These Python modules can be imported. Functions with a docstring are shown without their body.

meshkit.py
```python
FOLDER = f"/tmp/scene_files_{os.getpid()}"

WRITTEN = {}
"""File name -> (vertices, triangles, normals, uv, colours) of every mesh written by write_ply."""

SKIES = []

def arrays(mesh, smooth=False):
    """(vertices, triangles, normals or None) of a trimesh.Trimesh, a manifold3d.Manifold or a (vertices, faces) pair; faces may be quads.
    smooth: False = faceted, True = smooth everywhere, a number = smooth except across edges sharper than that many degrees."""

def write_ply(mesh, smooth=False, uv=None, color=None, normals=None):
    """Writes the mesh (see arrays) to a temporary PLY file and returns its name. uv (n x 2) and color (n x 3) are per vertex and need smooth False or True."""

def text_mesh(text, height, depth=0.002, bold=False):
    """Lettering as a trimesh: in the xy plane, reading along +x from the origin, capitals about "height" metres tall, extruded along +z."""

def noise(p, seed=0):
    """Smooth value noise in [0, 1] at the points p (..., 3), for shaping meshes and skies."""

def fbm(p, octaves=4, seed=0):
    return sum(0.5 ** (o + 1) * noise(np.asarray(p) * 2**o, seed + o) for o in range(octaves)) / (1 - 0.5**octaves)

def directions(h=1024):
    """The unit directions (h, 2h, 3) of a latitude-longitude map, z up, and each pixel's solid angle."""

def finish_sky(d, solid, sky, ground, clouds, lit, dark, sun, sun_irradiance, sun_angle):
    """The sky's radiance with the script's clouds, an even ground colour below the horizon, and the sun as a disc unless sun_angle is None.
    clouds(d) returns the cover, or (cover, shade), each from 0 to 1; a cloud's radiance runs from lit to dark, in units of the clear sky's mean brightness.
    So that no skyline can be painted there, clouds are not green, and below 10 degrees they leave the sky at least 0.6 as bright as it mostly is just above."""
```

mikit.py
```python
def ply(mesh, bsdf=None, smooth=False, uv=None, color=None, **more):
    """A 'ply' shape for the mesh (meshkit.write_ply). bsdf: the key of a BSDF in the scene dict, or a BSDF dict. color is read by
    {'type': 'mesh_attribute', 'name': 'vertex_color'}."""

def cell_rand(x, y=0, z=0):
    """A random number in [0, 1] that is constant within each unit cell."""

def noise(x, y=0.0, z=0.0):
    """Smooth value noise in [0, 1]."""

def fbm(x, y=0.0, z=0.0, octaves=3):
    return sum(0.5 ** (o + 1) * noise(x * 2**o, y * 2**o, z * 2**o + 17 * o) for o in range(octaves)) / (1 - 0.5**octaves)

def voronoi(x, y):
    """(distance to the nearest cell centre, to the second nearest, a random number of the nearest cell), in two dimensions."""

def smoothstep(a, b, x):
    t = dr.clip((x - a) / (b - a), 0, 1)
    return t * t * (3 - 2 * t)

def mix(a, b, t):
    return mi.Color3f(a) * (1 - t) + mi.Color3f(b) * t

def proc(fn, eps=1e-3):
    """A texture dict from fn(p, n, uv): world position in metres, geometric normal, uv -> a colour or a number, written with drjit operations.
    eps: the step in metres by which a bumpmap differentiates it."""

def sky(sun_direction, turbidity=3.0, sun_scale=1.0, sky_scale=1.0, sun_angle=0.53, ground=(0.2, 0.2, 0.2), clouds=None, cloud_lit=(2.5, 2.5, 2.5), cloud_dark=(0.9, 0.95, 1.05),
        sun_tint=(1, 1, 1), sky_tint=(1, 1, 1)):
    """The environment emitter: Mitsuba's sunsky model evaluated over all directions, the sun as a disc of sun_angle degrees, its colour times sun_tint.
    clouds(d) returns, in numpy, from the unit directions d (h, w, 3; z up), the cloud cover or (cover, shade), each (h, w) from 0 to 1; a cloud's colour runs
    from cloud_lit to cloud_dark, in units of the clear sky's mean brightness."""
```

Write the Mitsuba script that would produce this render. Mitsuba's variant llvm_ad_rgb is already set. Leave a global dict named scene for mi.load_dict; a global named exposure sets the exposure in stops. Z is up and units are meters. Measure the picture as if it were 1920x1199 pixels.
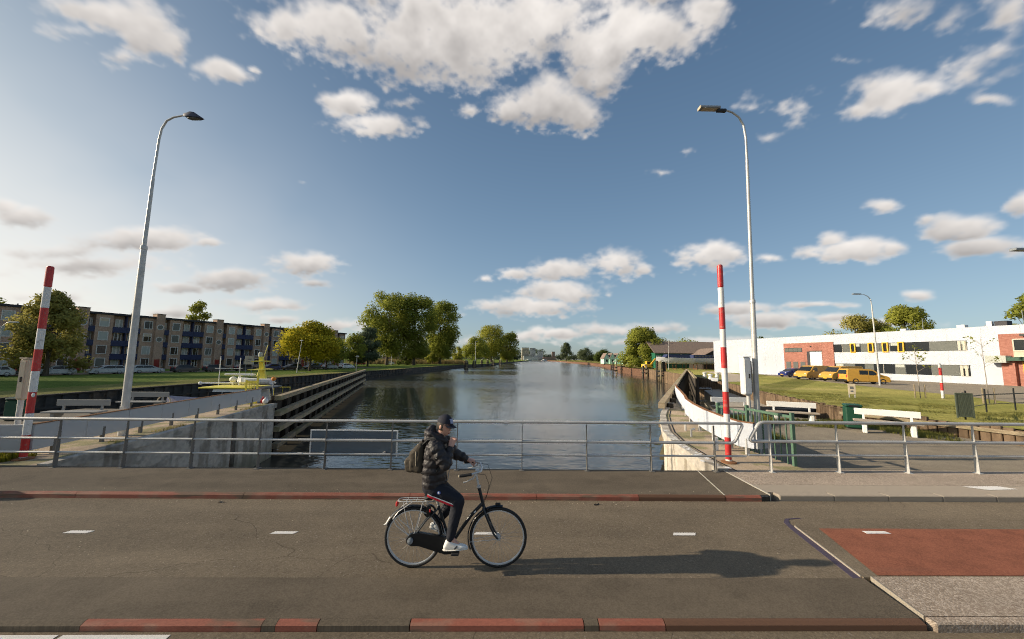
import math, random
import numpy as np, trimesh, manifold3d, shapely, shapely.geometry, shapely.ops
import drjit as dr
import mitsuba as mi
import mikit, meshkit
from mikit import noise, fbm, voronoi, cell_rand, smoothstep, mix, proc

T = mi.ScalarTransform4f
scene, labels = {}, {}
exposure = 1.9

# ------------------------------------------------------------------ camera
PITCH, ROLL, YAW, EYE = math.radians(6.0), 0.0124, 0.019, 2.47
fwd = np.array([math.sin(YAW) * math.cos(PITCH), math.cos(YAW) * math.cos(PITCH), math.sin(PITCH)])
rgt = np.array([math.cos(YAW), -math.sin(YAW), 0.0])
upv = np.cross(rgt, fwd)
up_rolled = upv * math.cos(ROLL) - rgt * math.sin(ROLL)
scene['camera'] = {'type': 'perspective', 'fov': math.degrees(2 * math.atan(960 / 705.0)), 'fov_axis': 'x',
                   'near_clip': 0.05, 'far_clip': 9000.0,
                   'to_world': T().look_at(origin=[0, 0, EYE], target=(np.array([0, 0, EYE]) + fwd).tolist(), up=up_rolled.tolist())}

# ------------------------------------------------------------------ sky and sun
SUN = (-1.0, -0.03, 0.366)
CLOUD_BLOBS = [  # azimuth, elevation, half width, half height, tilt (degrees), density
    (-46.1, 32.6, 3.03, 3.16, 30, 1.05), (-48.4, 32.7, 3.03, 1.79, 33, 1.05), (-43.8, 32.2, 1.52, 1.97, 29, 1.05), (-50.8, 31.7, 3.18, 1.31, 35, 0.6), (-51.6, 29.3, 2.05, 0.85, 34, 0.42), (-47.6, 29.1, 1.35, 0.92, 30, 0.6),
    (-38.5, 31.7, 2.64, 1.12, 24, 1.05), (-36.1, 33.1, 0.76, 0.47, 23, 0.7), (-32.4, 38.5, 4.18, 2.33, 23, 0.9), (-4.8, 42.7, 21.28, 4.91, 4, 1.0), (-28.5, 39.5, 6.04, 2.96, 20, 1.05), (19.4, 41.6, 9.08, 3.81, -12, 1.05),
    (-25.7, 39.5, 5.19, 3.67, 19, 1.05), (-16.6, 40.9, 6.81, 4.84, 12, 1.05), (-6.5, 41.4, 7.19, 5.12, 6, 1.05), (4.0, 43.4, 7.06, 3.72, -1, 1.05), (14.4, 40.9, 5.73, 4.37, -8, 1.05), (23.3, 40.6, 5.34, 3.21, -14, 1.05),
    (29.2, 41.1, 3.02, 2.32, -19, 1.05), (31.0, 41.8, 2.15, 1.12, -21, 0.8), (-21.8, 45.7, 13.33, 2.66, 17, 1.05), (4.0, 49.1, 17.85, 2.60, -2, 1.05), (24.3, 45.9, 6.06, 2.21, -17, 1.05), (6.7, 35.2, 7.37, 2.96, -2, 1.05),
    (0.7, 34.6, 3.57, 2.00, 1, 1.05), (12.7, 34.2, 3.09, 2.38, -6, 1.05), (15.2, 37.8, 3.91, 2.42, -8, 0.85), (-19.9, 31.1, 5.44, 1.88, 12, 1.05), (-24.4, 32.9, 3.53, 1.38, 15, 1.05), (-16.2, 34.4, 2.66, 0.72, 11, 0.5),
    (-26.1, 31.5, 1.82, 0.89, 16, 0.5), (-6.2, 34.6, 1.76, 1.05, 5, 0.55), (-28.1, 12.3, 4.00, 1.54, 8, 1.05), (-52.3, 12.5, 2.09, 1.14, 17, 0.95), (-53.4, 12.9, 1.16, 0.94, 18, 0.8), (-44.1, 12.3, 5.63, 1.37, 13, 0.95),
    (-38.7, 13.1, 1.71, 0.68, 12, 0.85), (-35.8, 9.3, 4.61, 1.67, 8, 0.95), (-40.6, 7.6, 3.21, 0.91, 7, 0.75), (-32.3, 6.6, 4.59, 0.95, 5, 0.9), (-26.7, 9.9, 1.78, 0.57, 6, 0.7), (-46.6, 9.0, 6.05, 1.65, 11, 0.5),
    (-49.3, 10.1, 4.06, 1.30, 14, 0.5), (-40.9, 4.6, 5.51, 0.78, 5, 0.55), (-23.4, 4.4, 4.04, 1.10, 3, 0.75), (-29.5, 22.5, 0.60, 0.32, 14, 0.35), (16.4, 14.1, 4.17, 2.61, -3, 1.05), (20.5, 13.1, 1.79, 1.14, -4, 0.75),
    (8.4, 13.1, 5.67, 1.90, -1, 1.05), (1.4, 12.8, 2.82, 1.04, 1, 0.75), (8.4, 9.8, 6.85, 2.24, -1, 1.05), (4.3, 7.8, 9.06, 1.62, 1, 0.95), (-1.4, 8.0, 4.04, 1.05, 1, 0.75), (-3.5, 12.1, 1.28, 0.55, 2, 0.55),
    (28.9, 14.2, 4.06, 1.98, -6, 1.05), (31.8, 13.9, 1.81, 1.09, -7, 0.85), (35.6, 13.2, 1.67, 0.66, -8, 0.65), (43.6, 13.0, 4.18, 1.42, -11, 1.05), (42.0, 14.5, 1.43, 1.02, -11, 0.85), (47.0, 12.4, 1.40, 0.84, -12, 0.85),
    (40.4, 13.0, 1.73, 0.68, -9, 0.65), (47.7, 27.8, 2.53, 2.04, -25, 0.8), (45.5, 27.2, 2.35, 0.87, -23, 0.6), (50.5, 26.9, 1.84, 0.70, -27, 0.45), (54.1, 27.0, 1.97, 1.56, -31, 0.4), (55.4, 27.4, 1.26, 1.11, -32, 0.4),
    (49.6, 34.3, 3.42, 1.28, -32, 0.5), (47.5, 34.7, 1.61, 0.87, -30, 0.42), (56.7, 30.3, 1.35, 1.49, -36, 0.5), (53.1, 31.3, 1.22, 0.92, -33, 0.28), (44.5, 32.2, 1.54, 0.43, -26, 0.4), (54.6, 24.0, 1.12, 0.40, -28, 0.35),
    (40.1, 28.8, 1.48, 1.63, -21, 0.25), (34.5, 30.8, 1.37, 1.34, -18, 0.28), (36.7, 26.7, 1.06, 0.75, -17, 0.3), (26.4, 27.9, 1.27, 0.51, -12, 0.28), (23.1, 26.0, 1.20, 0.60, -9, 0.4), (46.5, 16.7, 1.26, 0.77, -15, 0.85),
    (51.9, 13.2, 2.47, 1.53, -14, 1.05), (49.7, 14.5, 1.10, 0.69, -14, 0.65), (53.4, 10.9, 2.61, 1.18, -12, 0.95), (55.6, 14.0, 0.83, 1.31, -18, 0.95), (48.4, 7.0, 1.38, 0.88, -6, 0.9), (33.3, 6.8, 4.47, 1.09, -3, 0.85),
    (35.5, 5.3, 5.12, 1.40, -3, 0.85), (40.3, 6.8, 3.59, 0.44, -5, 0.65), (41.7, 5.1, 2.94, 0.56, -4, 0.55), (30.2, 6.8, 2.52, 0.78, -3, 0.75), (7.6, 4.0, 5.81, 1.12, 1, 0.9), (15.5, 4.5, 6.27, 1.27, -1, 0.9),
    (22.1, 4.7, 4.43, 0.99, -1, 0.8), (3.2, 3.4, 3.39, 1.21, 1, 0.75), (-4.5, 2.6, 2.56, 0.73, 1, 0.55), (30.1, 2.7, 7.49, 0.64, -1, 0.55), (18.5, 2.6, 11.11, 0.70, 0, 0.55), (-14.7, 2.4, 6.00, 0.70, 1, 0.5),
    (45.6, 4.2, 5.00, 0.58, -3, 0.5), (-50.5, 5.2, 3.83, 0.70, 9, 0.5), (-31.0, 4.7, 3.55, 0.62, 4, 0.5),
]
_rng = random.Random(5)
for _k in range(70):  # the rest of the sky carries the same kind of cloud
    _az = _rng.uniform(66, 294)
    _el = 4 + 40 * _rng.random() ** 1.7
    _s = .7 + _el / 10
    CLOUD_BLOBS.append((_az, _el, _s * _rng.uniform(1.2, 2.6), _s * _rng.uniform(.5, .9), 0, _rng.uniform(.6, 1.0)))


def clouds(d):
    az, el = np.degrees(np.arctan2(d[..., 0], d[..., 1])), np.degrees(np.arcsin(np.clip(d[..., 2], -1, 1)))
    n1 = meshkit.fbm(d * 9.0, 4, 11)
    n2 = meshkit.fbm(d * 26.0, 5, 23)
    n3 = meshkit.fbm(d * np.array([60, 60, 90.0]), 4, 5)
    wu, wv = (n1 - .5) * 4.5 + (n2 - .5) * 2.6, (meshkit.fbm(d * 11.0 + 40, 4, 31) - .5) * 4.5 + (n3 - .5) * 1.8
    field, low, wsum = np.full(az.shape, -1.0), np.zeros(az.shape), np.full(az.shape, 1e-4)
    for a, e, ru, rv, tilt, s in CLOUD_BLOBS:
        x = (az - a + 180) % 360 - 180
        r = max(ru, rv) * 1.7 + 1.5
        near = (np.abs(x) * math.cos(math.radians(e)) < r) & (np.abs(el - e) < r)
        if not near.any():
            continue
        k = min(1.0, rv / 3.2) ** .8
        x, y = x[near] * math.cos(math.radians(e)), el[near] - e
        c, q = math.cos(math.radians(tilt)), math.sin(math.radians(tilt))
        u = (x * c + y * q + wu[near] * k) / ru
        v = (-x * q + y * c + wv[near] * k * .8) / rv
        v = np.where(v < 0, v * 1.15, v)
        f = s * (1.15 - np.sqrt(u * u + v * v))
        field[near] = np.maximum(field[near], f)
        g = np.clip(f, 0, 2) ** 2
        low[near] += np.clip(.5 - v * .62, 0, 1) * np.clip(f * 2.0, 0, 1) * g
        wsum[near] += g
    low = low / wsum
    f = field + (n2 - .5) * .95 + (n3 - .5) * .80
    cover = np.clip((f + .04) / .75, 0, 1)
    cover = cover * cover * (3 - 2 * cover)
    shade = np.clip(.08 + .85 * low + (n2 - .5) * .8 + (n1 - .5) * 1.0 + (n3 - .5) * .25, 0, 1)
    veil = np.exp(-((az + 62) / 30) ** 2 - (el / 20) ** 2) * .80 * np.clip(.6 + n1 * .8, 0, 1.1)      # bright thin cloud sheet low in front of the sun
    both = cover * .97 + veil * (1 - cover)
    return both, (cover * .97 * shade + veil * (1 - cover) * .05) / np.maximum(both, 1e-3)


scene['sky'] = mikit.sky(SUN, turbidity=4.0, sun_scale=1.65, sky_scale=1.10, clouds=clouds, cloud_lit=(3.05, 2.87, 2.70), cloud_dark=(1.4, 1.32, 1.27), sun_tint=(.84, .98, 1.30), sky_tint=(.95, .99, 1.04))

# ------------------------------------------------------------------ keys
_used = set()


def numbered(key):
    k, n = key, 0
    while k in _used:
        n += 1
        k = f'{key}_{n:03d}'
    _used.add(k)
    return k


def thing(name, label, cat, group=None):
    k = numbered(name)
    labels[k] = {'label': label, 'category': cat}
    if group:
        labels[k]['group'] = group
    return k


def ply(mesh, mat, smooth=False, color=None, **more):
    return mikit.ply(mesh, mat, smooth=smooth, color=color, **more)


def part(parent, name, mesh, mat=None, smooth=False, label=None, kind=None, to=None, color=None):
    """mesh: (v, f), a trimesh / manifold, or the finished dict of a shape (then to places it)."""
    k = numbered(f'{parent}__{name}') if parent else numbered(name)
    d = mesh if isinstance(mesh, dict) else ply(mesh, mat, smooth, color)
    if to is not None:
        d = {**d, 'to_world': to}
    scene[k] = d
    e = {}
    if label: e['label'] = label
    if kind: e['kind'] = kind
    if e: labels[k] = e
    return k


def struct(name, mesh, mat, smooth=False, **kw):
    k = part(None, name, mesh, mat, smooth, kind='structure')
    return k


def single(name, mesh, mat, label, cat, group=None, smooth=False, to=None, color=None):
    """A thing that is one mesh."""
    k = thing(name, label, cat, group)
    d = mesh if isinstance(mesh, dict) else ply(mesh, mat, smooth, color)
    scene[k] = {**d, 'to_world': to} if to is not None else d
    return k


def stuff(name, mesh, mat, label, cat, smooth=False, color=None):
    k = numbered(name)
    labels[k] = {'label': label, 'category': cat, 'kind': 'stuff'}
    scene[k] = mesh if isinstance(mesh, dict) else ply(mesh, mat, smooth, color)
    return k


def build(proto, name, label, cat, group=None, to=None):
    """One copy of a prototype: a list of (key path, shape dict)."""
    k = thing(name, label, cat, group)
    for p, d in proto:
        q = f'{k}__{p}'
        _used.add(q)
        scene[q] = {**d, 'to_world': to} if to is not None else d
    return k


class Proto(list):
    def add(self, path, mesh, mat, smooth=False, color=None):
        have = {p for p, _ in self}
        k, n = path, 0
        while k in have:
            n += 1
            k = f'{path}_{n:03d}'
        self.append((k, ply(mesh, mat, smooth, color)))
        return k


def at(x=0, y=0, z=0, rz=0, s=1):
    return T().translate([x, y, z]).rotate([0, 0, 1], rz).scale(s)


# ------------------------------------------------------------------ meshes as (v, f)
def cat(*ms):
    ms = [m if isinstance(m, tuple) else (np.array(m.vertices), np.array(m.faces)) for m in ms]
    o = np.cumsum([0] + [len(m[0]) for m in ms[:-1]])
    return np.vstack([m[0] for m in ms]), np.vstack([np.asarray(m[1]) + k for m, k in zip(ms, o)])


BOXF = np.array([[0, 2, 3], [0, 3, 1], [4, 5, 7], [4, 7, 6], [0, 1, 5], [0, 5, 4], [2, 6, 7], [2, 7, 3], [0, 4, 6], [0, 6, 2], [1, 3, 7], [1, 7, 5]])


def box(x0, x1, y0, y1, z0, z1):
    return np.array([[x, y, z] for z in (z0, z1) for y in (y0, y1) for x in (x0, x1)], float), BOXF


def cbox(x0, x1, y0, y1, z0, z1, b=.01):
    """A box with chamfered edges."""
    p = []
    for x, sx in ((x0, 1), (x1, -1)):
        for y, sy in ((y0, 1), (y1, -1)):
            for z, sz in ((z0, 1), (z1, -1)):
                p += [(x + sx * b, y + sy * b, z), (x + sx * b, y, z + sz * b), (x, y + sy * b, z + sz * b)]
    h = trimesh.convex.convex_hull(np.array(p))
    return np.array(h.vertices), np.array(h.faces)


def xf(m, loc=(0, 0, 0), rz=0.0, rx=0.0, ry=0.0, s=1.0):
    v, f = m
    v = v * np.asarray(s)
    for ax, a in ((0, rx), (1, ry), (2, rz)):
        if a:
            c, q = math.cos(math.radians(a)), math.sin(math.radians(a))
            i, j = [(1, 2), (2, 0), (0, 1)][ax]
            v = v.copy()
            v[:, i], v[:, j] = c * v[:, i] - q * v[:, j], q * v[:, i] + c * v[:, j]
    return v + np.asarray(loc, float), f


def frame(p0, p1, up=(0, 0, 1)):
    p0, p1 = np.asarray(p0, float), np.asarray(p1, float)
    t = p1 - p0
    L = np.linalg.norm(t)
    t /= L
    s = np.cross(t, up)
    if np.linalg.norm(s) < 1e-6:
        s = np.cross(t, (1, 0, 0))
    s /= np.linalg.norm(s)
    return L, t, s, np.cross(s, t)


def beam(p0, p1, w, h, ext=0.0):
    """A rectangular bar from p0 to p1, w sideways, h upward."""
    L, t, s, n = frame(p0, p1)
    v, f = box(-ext, L + ext, -w / 2, w / 2, -h / 2, h / 2)
    return np.asarray(p0) + v[:, :1] * t + v[:, 1:2] * -s + v[:, 2:] * n, f


def tube(pts, r, sides=8, cap=True):
    p = np.asarray(pts, float)
    r = np.broadcast_to(np.asarray(r, float), (len(p),))
    t = np.gradient(p, axis=0)
    t /= np.linalg.norm(t, axis=1, keepdims=True) + 1e-12
    a = np.cross(t[0], (0, 0, 1.0) if abs(t[0][2]) < .9 else (1.0, 0, 0))
    A = []
    for k in range(len(p)):
        a = a - t[k] * (a @ t[k])
        a /= np.linalg.norm(a) + 1e-12
        A.append(a)
    A = np.array(A)
    B = np.cross(t, A)
    th = np.arange(sides) * 2 * np.pi / sides
    v = (p[:, None] + r[:, None, None] * (np.cos(th)[None, :, None] * A[:, None] + np.sin(th)[None, :, None] * B[:, None])).reshape(-1, 3)
    f = []
    for i in range(len(p) - 1):
        for j in range(sides):
            q = [i * sides + j, i * sides + (j + 1) % sides, (i + 1) * sides + (j + 1) % sides, (i + 1) * sides + j]
            f += [[q[0], q[1], q[2]], [q[0], q[2], q[3]]]
    if cap:
        v = np.vstack([v, p[0], p[-1]])
        n = len(v)
        for j in range(sides):
            f += [[n - 2, (j + 1) % sides, j], [n - 1, (len(p) - 1) * sides + j, (len(p) - 1) * sides + (j + 1) % sides]]
    return v, np.array(f)


def prism(poly, z0, z1):
    """Upright prism on an xy polygon (list of points or shapely)."""
    g = poly if hasattr(poly, 'geom_type') else shapely.geometry.Polygon(poly)
    m = trimesh.creation.extrude_polygon(g.buffer(0), z1 - z0, engine='earcut')
    return np.array(m.vertices) + [0, 0, z0], np.array(m.faces)


def sheet(poly, z):
    g = poly if hasattr(poly, 'geom_type') else shapely.geometry.Polygon(poly)
    v, f = trimesh.creation.triangulate_polygon(g.buffer(0), engine='earcut')
    v = np.column_stack([v, np.full(len(v), z)])
    n = np.cross(v[f[:, 1]] - v[f[:, 0]], v[f[:, 2]] - v[f[:, 0]])[:, 2]
    f = np.where((n < 0)[:, None], f[:, ::-1], f)
    return v, f


def profile(pts, axis, a, b):
    """Extrudes a 2-d outline along an axis: 'x' -> outline is (y, z), 'y' -> (x, z)."""
    v, f = prism(pts, 0, b - a)
    if axis == 'x':
        return np.column_stack([v[:, 2] + a, v[:, 0], v[:, 1]]), f
    return np.column_stack([v[:, 0], v[:, 2] + a, v[:, 1]]), f[:, ::-1]


def lathe(pr, sides=24):
    """(r, z) outline turned round z."""
    pr = np.asarray(pr, float)
    th = np.arange(sides) * 2 * np.pi / sides
    v = np.stack([pr[:, None, 0] * np.cos(th), pr[:, None, 0] * np.sin(th), np.broadcast_to(pr[:, None, 1], (len(pr), sides))], -1).reshape(-1, 3)
    f = []
    for i in range(len(pr) - 1):
        for j in range(sides):
            q = [i * sides + j, i * sides + (j + 1) % sides, (i + 1) * sides + (j + 1) % sides, (i + 1) * sides + j]
            f += [[q[0], q[1], q[2]], [q[0], q[2], q[3]]]
    return v, np.array(f)


def ball(c, r, sub=2):
    m = trimesh.creation.icosphere(sub)
    return np.array(m.vertices) * np.asarray(r) + np.asarray(c), np.array(m.faces)


def quad(a, b, c, d):
    return np.array([a, b, c, d], float), np.array([[0, 1, 2], [0, 2, 3]])


# ------------------------------------------------------------------ materials
def rgb(*c):
    return {'type': 'rgb', 'value': list(c[0] if len(c) == 1 else c)}


def mat(name, color, rough=.6, spec=.4, metal=0.0, two=True, bump=None, scale=1.0, **kw):
    c = color if isinstance(color, dict) else rgb(color)
    b = {'type': 'principled', 'base_color': c, 'roughness': rough, 'specular': spec, 'metallic': metal, **kw}
    if bump:
        b = {'type': 'bumpmap', 'tex': bump, 'scale': scale, 'bsdf': b}
    scene[name] = {'type': 'twosided', 'bsdf': b} if two else b
    return name


VC = {'type': 'mesh_attribute', 'name': 'vertex_color'}


def f_asphalt(p, n, uv):
    g = noise(p.x * 110, p.y * 110, p.z * 50)
    g2 = noise(p.x * 52 + 5, p.y * 52, 3)
    big = fbm(p.x * .55 + 3, p.y * .9, 1.0, 4)
    mid = fbm(p.x * 3.1, p.y * 4.3 + 9, 4.0, 4)
    wear = smoothstep(.45, .75, fbm(p.x * .25, p.y * 2.4 + 9, 4.0, 3))
    k = .74 + .30 * (g - .5) + .25 * (g2 - .5) + .26 * (big - .5) + .16 * (mid - .5) + .10 * wear
    spark = smoothstep(.86, .97, noise(p.x * 75 + 9, p.y * 75, 7)) * .08
    a, b, r = voronoi(p.x * .42 + .35 * fbm(p.x * 1.7, p.y * 1.7, 2.0, 3), p.y * .75 + .35 * fbm(p.x * 1.7, p.y * 1.7, 8.0, 3))
    crack = (1 - smoothstep(.0, .010, b - a)) * smoothstep(.52, .62, fbm(p.x * .4 + 3, p.y * .6, 7.0, 3))
    return (mi.Color3f(.176, .141, .100) * k + spark) * (1 - .45 * crack)


def f_deck(p, n, uv):
    g = noise(p.x * 90, p.y * 90, 1)
    big = fbm(p.x * .8, p.y * 1.6 + 4, 6.0, 4)
    mid = fbm(p.x * 4, p.y * 6 + 4, 3.0, 4)
    st = smoothstep(.55, .75, fbm(p.x * .35 + 11, p.y * 3.0, 2.0, 4))
    sp = smoothstep(.60, .70, fbm(p.x * 2.6 + 3, p.y * 2.6, 9.0, 4))
    k = .76 + .30 * (g - .5) + .26 * (big - .5) + .18 * (mid - .5) - .09 * st - .08 * sp
    return mi.Color3f(.146, .118, .086) * k


def f_aggregate(p, n, uv):
    a, b, r = voronoi(p.x * 46, p.y * 46 + p.z * 46)
    e = smoothstep(.02, .22, b - a)
    big = fbm(p.x * .9, p.y * 1.3, 2.0, 3)
    stone = mix((.30, .235, .18), (.56, .47, .385), r)
    return mix((.235, .185, .145), stone, e) * (.58 + .32 * big)


def f_aggregate_h(p, n, uv):
    a, b, r = voronoi(p.x * 46, p.y * 46 + p.z * 46)
    return (1 - a) * .003


def f_concrete(p, n, uv):
    g = fbm(p.x * 9, p.y * 9, p.z * 9, 4)
    streak = fbm(p.x * 4 + p.y * 4, 7.0, p.z * .6, 3)
    low = smoothstep(-1.2, -2.5, p.z)
    st = smoothstep(.52, .72, streak)
    pit = smoothstep(.60, .70, fbm(p.x * 2.2 + p.y * 2.2, 2.0, p.z * 2.4, 4))
    c = mix((.43, .395, .345), (.25, .225, .19), st) * (.62 + .6 * g) * (1 - .3 * pit)
    return mix(c, (.12, .12, .085), low * .85)


def f_pale(p, n, uv):
    g = fbm(p.x * 6, p.y * 6, p.z * 6, 4)
    st = smoothstep(.55, .75, fbm(p.x * 5 + p.y * 5, 3.0, p.z * .5, 3))
    low = smoothstep(-1.5, -2.5, p.z)
    pit = smoothstep(.58, .68, fbm(p.x * 2.6 + p.y * 2.6, 2.0, p.z * 2.4, 4))
    c = mix((.41, .375, .32), (.25, .22, .175), st) * (.72 + .5 * g) * (1 - .22 * pit)
    return mix(c, (.12, .12, .085), low * .8)


def f_soil(p, n, uv):
    g = fbm(p.x * 3.2, p.y * 3.2, 1.0, 4)
    s = noise(p.x * 70, p.y * 70, 2)
    m = smoothstep(.50, .62, fbm(p.x * 1.5 + 4, p.y * 1.5, 8.0, 4))
    c = mix((.27, .205, .145), (.36, .29, .215), g) * (.82 + .36 * s)
    return mix(c, mi.Color3f(.13, .14, .05) * (.7 + .6 * s), m * .6)


def f_path(p, n, uv):
    g = fbm(p.x * 2.2, p.y * 2.2, 1.0, 4)
    s = noise(p.x * 90, p.y * 90, 2)
    return mix((.17, .145, .112), (.25, .215, .165), g) * (.66 + .32 * s)


def f_grass(p, n, uv):
    a = fbm(p.x * .09, p.y * .09, 1.0, 3)
    b = fbm(p.x * .55, p.y * .55, 5.0, 4)
    c = noise(p.x * 7.5, p.y * 7.5, 2)
    d = noise(p.x * 33, p.y * 33, 6)
    m = mi.Float(1.2) * (a - .5) + .9 * (b - .5) + .5
    base = mix((.175, .185, .045), (.34, .305, .095), dr.clip(m, 0, 1))
    dry = smoothstep(.60, .78, fbm(p.x * .23 + 7, p.y * .23, 3.0, 4))
    return mix(base, (.40, .34, .14), dry * .55) * (.47 + .35 * c + .35 * d)


def f_shade_turf(p, n, uv):  # green of the left lawn, darkened in colour to stand in for shade
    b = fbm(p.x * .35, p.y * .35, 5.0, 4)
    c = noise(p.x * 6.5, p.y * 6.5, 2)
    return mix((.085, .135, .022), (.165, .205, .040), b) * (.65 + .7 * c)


def f_grass_h(p, n, uv):
    return fbm(p.x * 14, p.y * 14, 1.0, 3) * .05 + noise(p.x * 45, p.y * 45, 1) * .02


def f_brick(p, n, uv):
    h = p.x * .8 + p.y * .9
    row = dr.floor(p.z / .075)
    br = cell_rand(dr.floor(h / .22 + .5 * (row - 2 * dr.floor(row / 2))), row, 3)
    big = fbm(h * .35, p.z * .5, 2.0, 3)
    return mix((.35, .24, .175), (.48, .335, .245), br) * (.78 + .42 * big)


def f_redbrick(p, n, uv):
    h = p.x * .3 + p.y
    row = dr.floor(p.z / .09)
    br = cell_rand(dr.floor(h / .3 + .5 * (row - 2 * dr.floor(row / 2))), row, 3)
    return mix((.30, .125, .092), (.39, .18, .14), br) * (.85 + .3 * fbm(h * .4, p.z * .4, 1.0, 3))


def f_wood(p, n, uv):
    g = fbm(p.x * 3 + p.y * 3, p.z * 14, 1.0, 4)
    s = fbm(p.x * 25, p.y * 25, p.z * 25, 3)
    moss = smoothstep(.5, .68, fbm(p.x * .9, p.y * .9, p.z * 1.5 + 4, 4))
    wet = smoothstep(-1.5, -2.4, p.z)
    c = mix((.20, .155, .10), (.36, .295, .205), g) * (.7 + .6 * s)
    c = mix(c, (.17, .165, .075), moss * .6)
    return c * (1 - .65 * wet)


def f_pile(p, n, uv):
    g = fbm(p.x * 2 + p.y * 2, 3.0, p.z * 3, 4)
    rust = smoothstep(.5, .7, fbm(p.x * 1.2, p.y * 1.2, p.z * .8, 4))
    return mix((.045, .043, .040), (.105, .078, .056), rust) * (.6 + .8 * g)


def f_timber_wall(p, n, uv):
    k = cell_rand(dr.floor(p.x * 3.1 + .3), dr.floor(p.y * 2.3), 2)
    g = fbm(p.x * 6, p.y * 6, p.z * 2.0, 4)
    return mix((.06, .040, .025), (.22, .155, .10), dr.clip(g * .9 + (k - .5) * .5, 0, 1))


def f_red(p, n, uv):
    wear = smoothstep(.50, .66, fbm(p.x * 2.0, p.y * 5, p.z * 14, 4))
    fine = noise(p.x * 60, p.y * 60, p.z * 60)
    big = fbm(p.x * .6, 1.0, 2.0, 3)
    dust = smoothstep(.45, .7, fbm(p.x * 5, p.y * 9, p.z * 3, 4))
    c = mix(mi.Color3f(.235, .083, .057) * (.75 + .4 * big + .25 * fine), (.26, .165, .12), dust * .5)
    return mix(c, (.125, .092, .065), wear * .85)


def f_redasphalt(p, n, uv):
    g = noise(p.x * 85, p.y * 85, 1)
    big = fbm(p.x * .9, p.y * 1.4, 2.0, 4)
    mid = fbm(p.x * 5, p.y * 6, 5.0, 4)
    tyre = smoothstep(.5, .7, fbm(p.x * .3, p.y * 5, 3.0, 3))
    c = mi.Color3f(.215, .080, .048) * (.72 + .40 * (g - .2) + .4 * (big - .3) + .4 * (mid - .5))
    return mix(c, (.15, .09, .065), tyre * .3)


def f_galv(p, n, uv):
    g = fbm(p.x * 5, p.y * 5, p.z * 5, 3)
    s = noise(p.x * 40, p.y * 40, p.z * 40)
    return mi.Color3f(.50, .49, .47) * (.72 + .4 * g + .16 * s)


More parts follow.
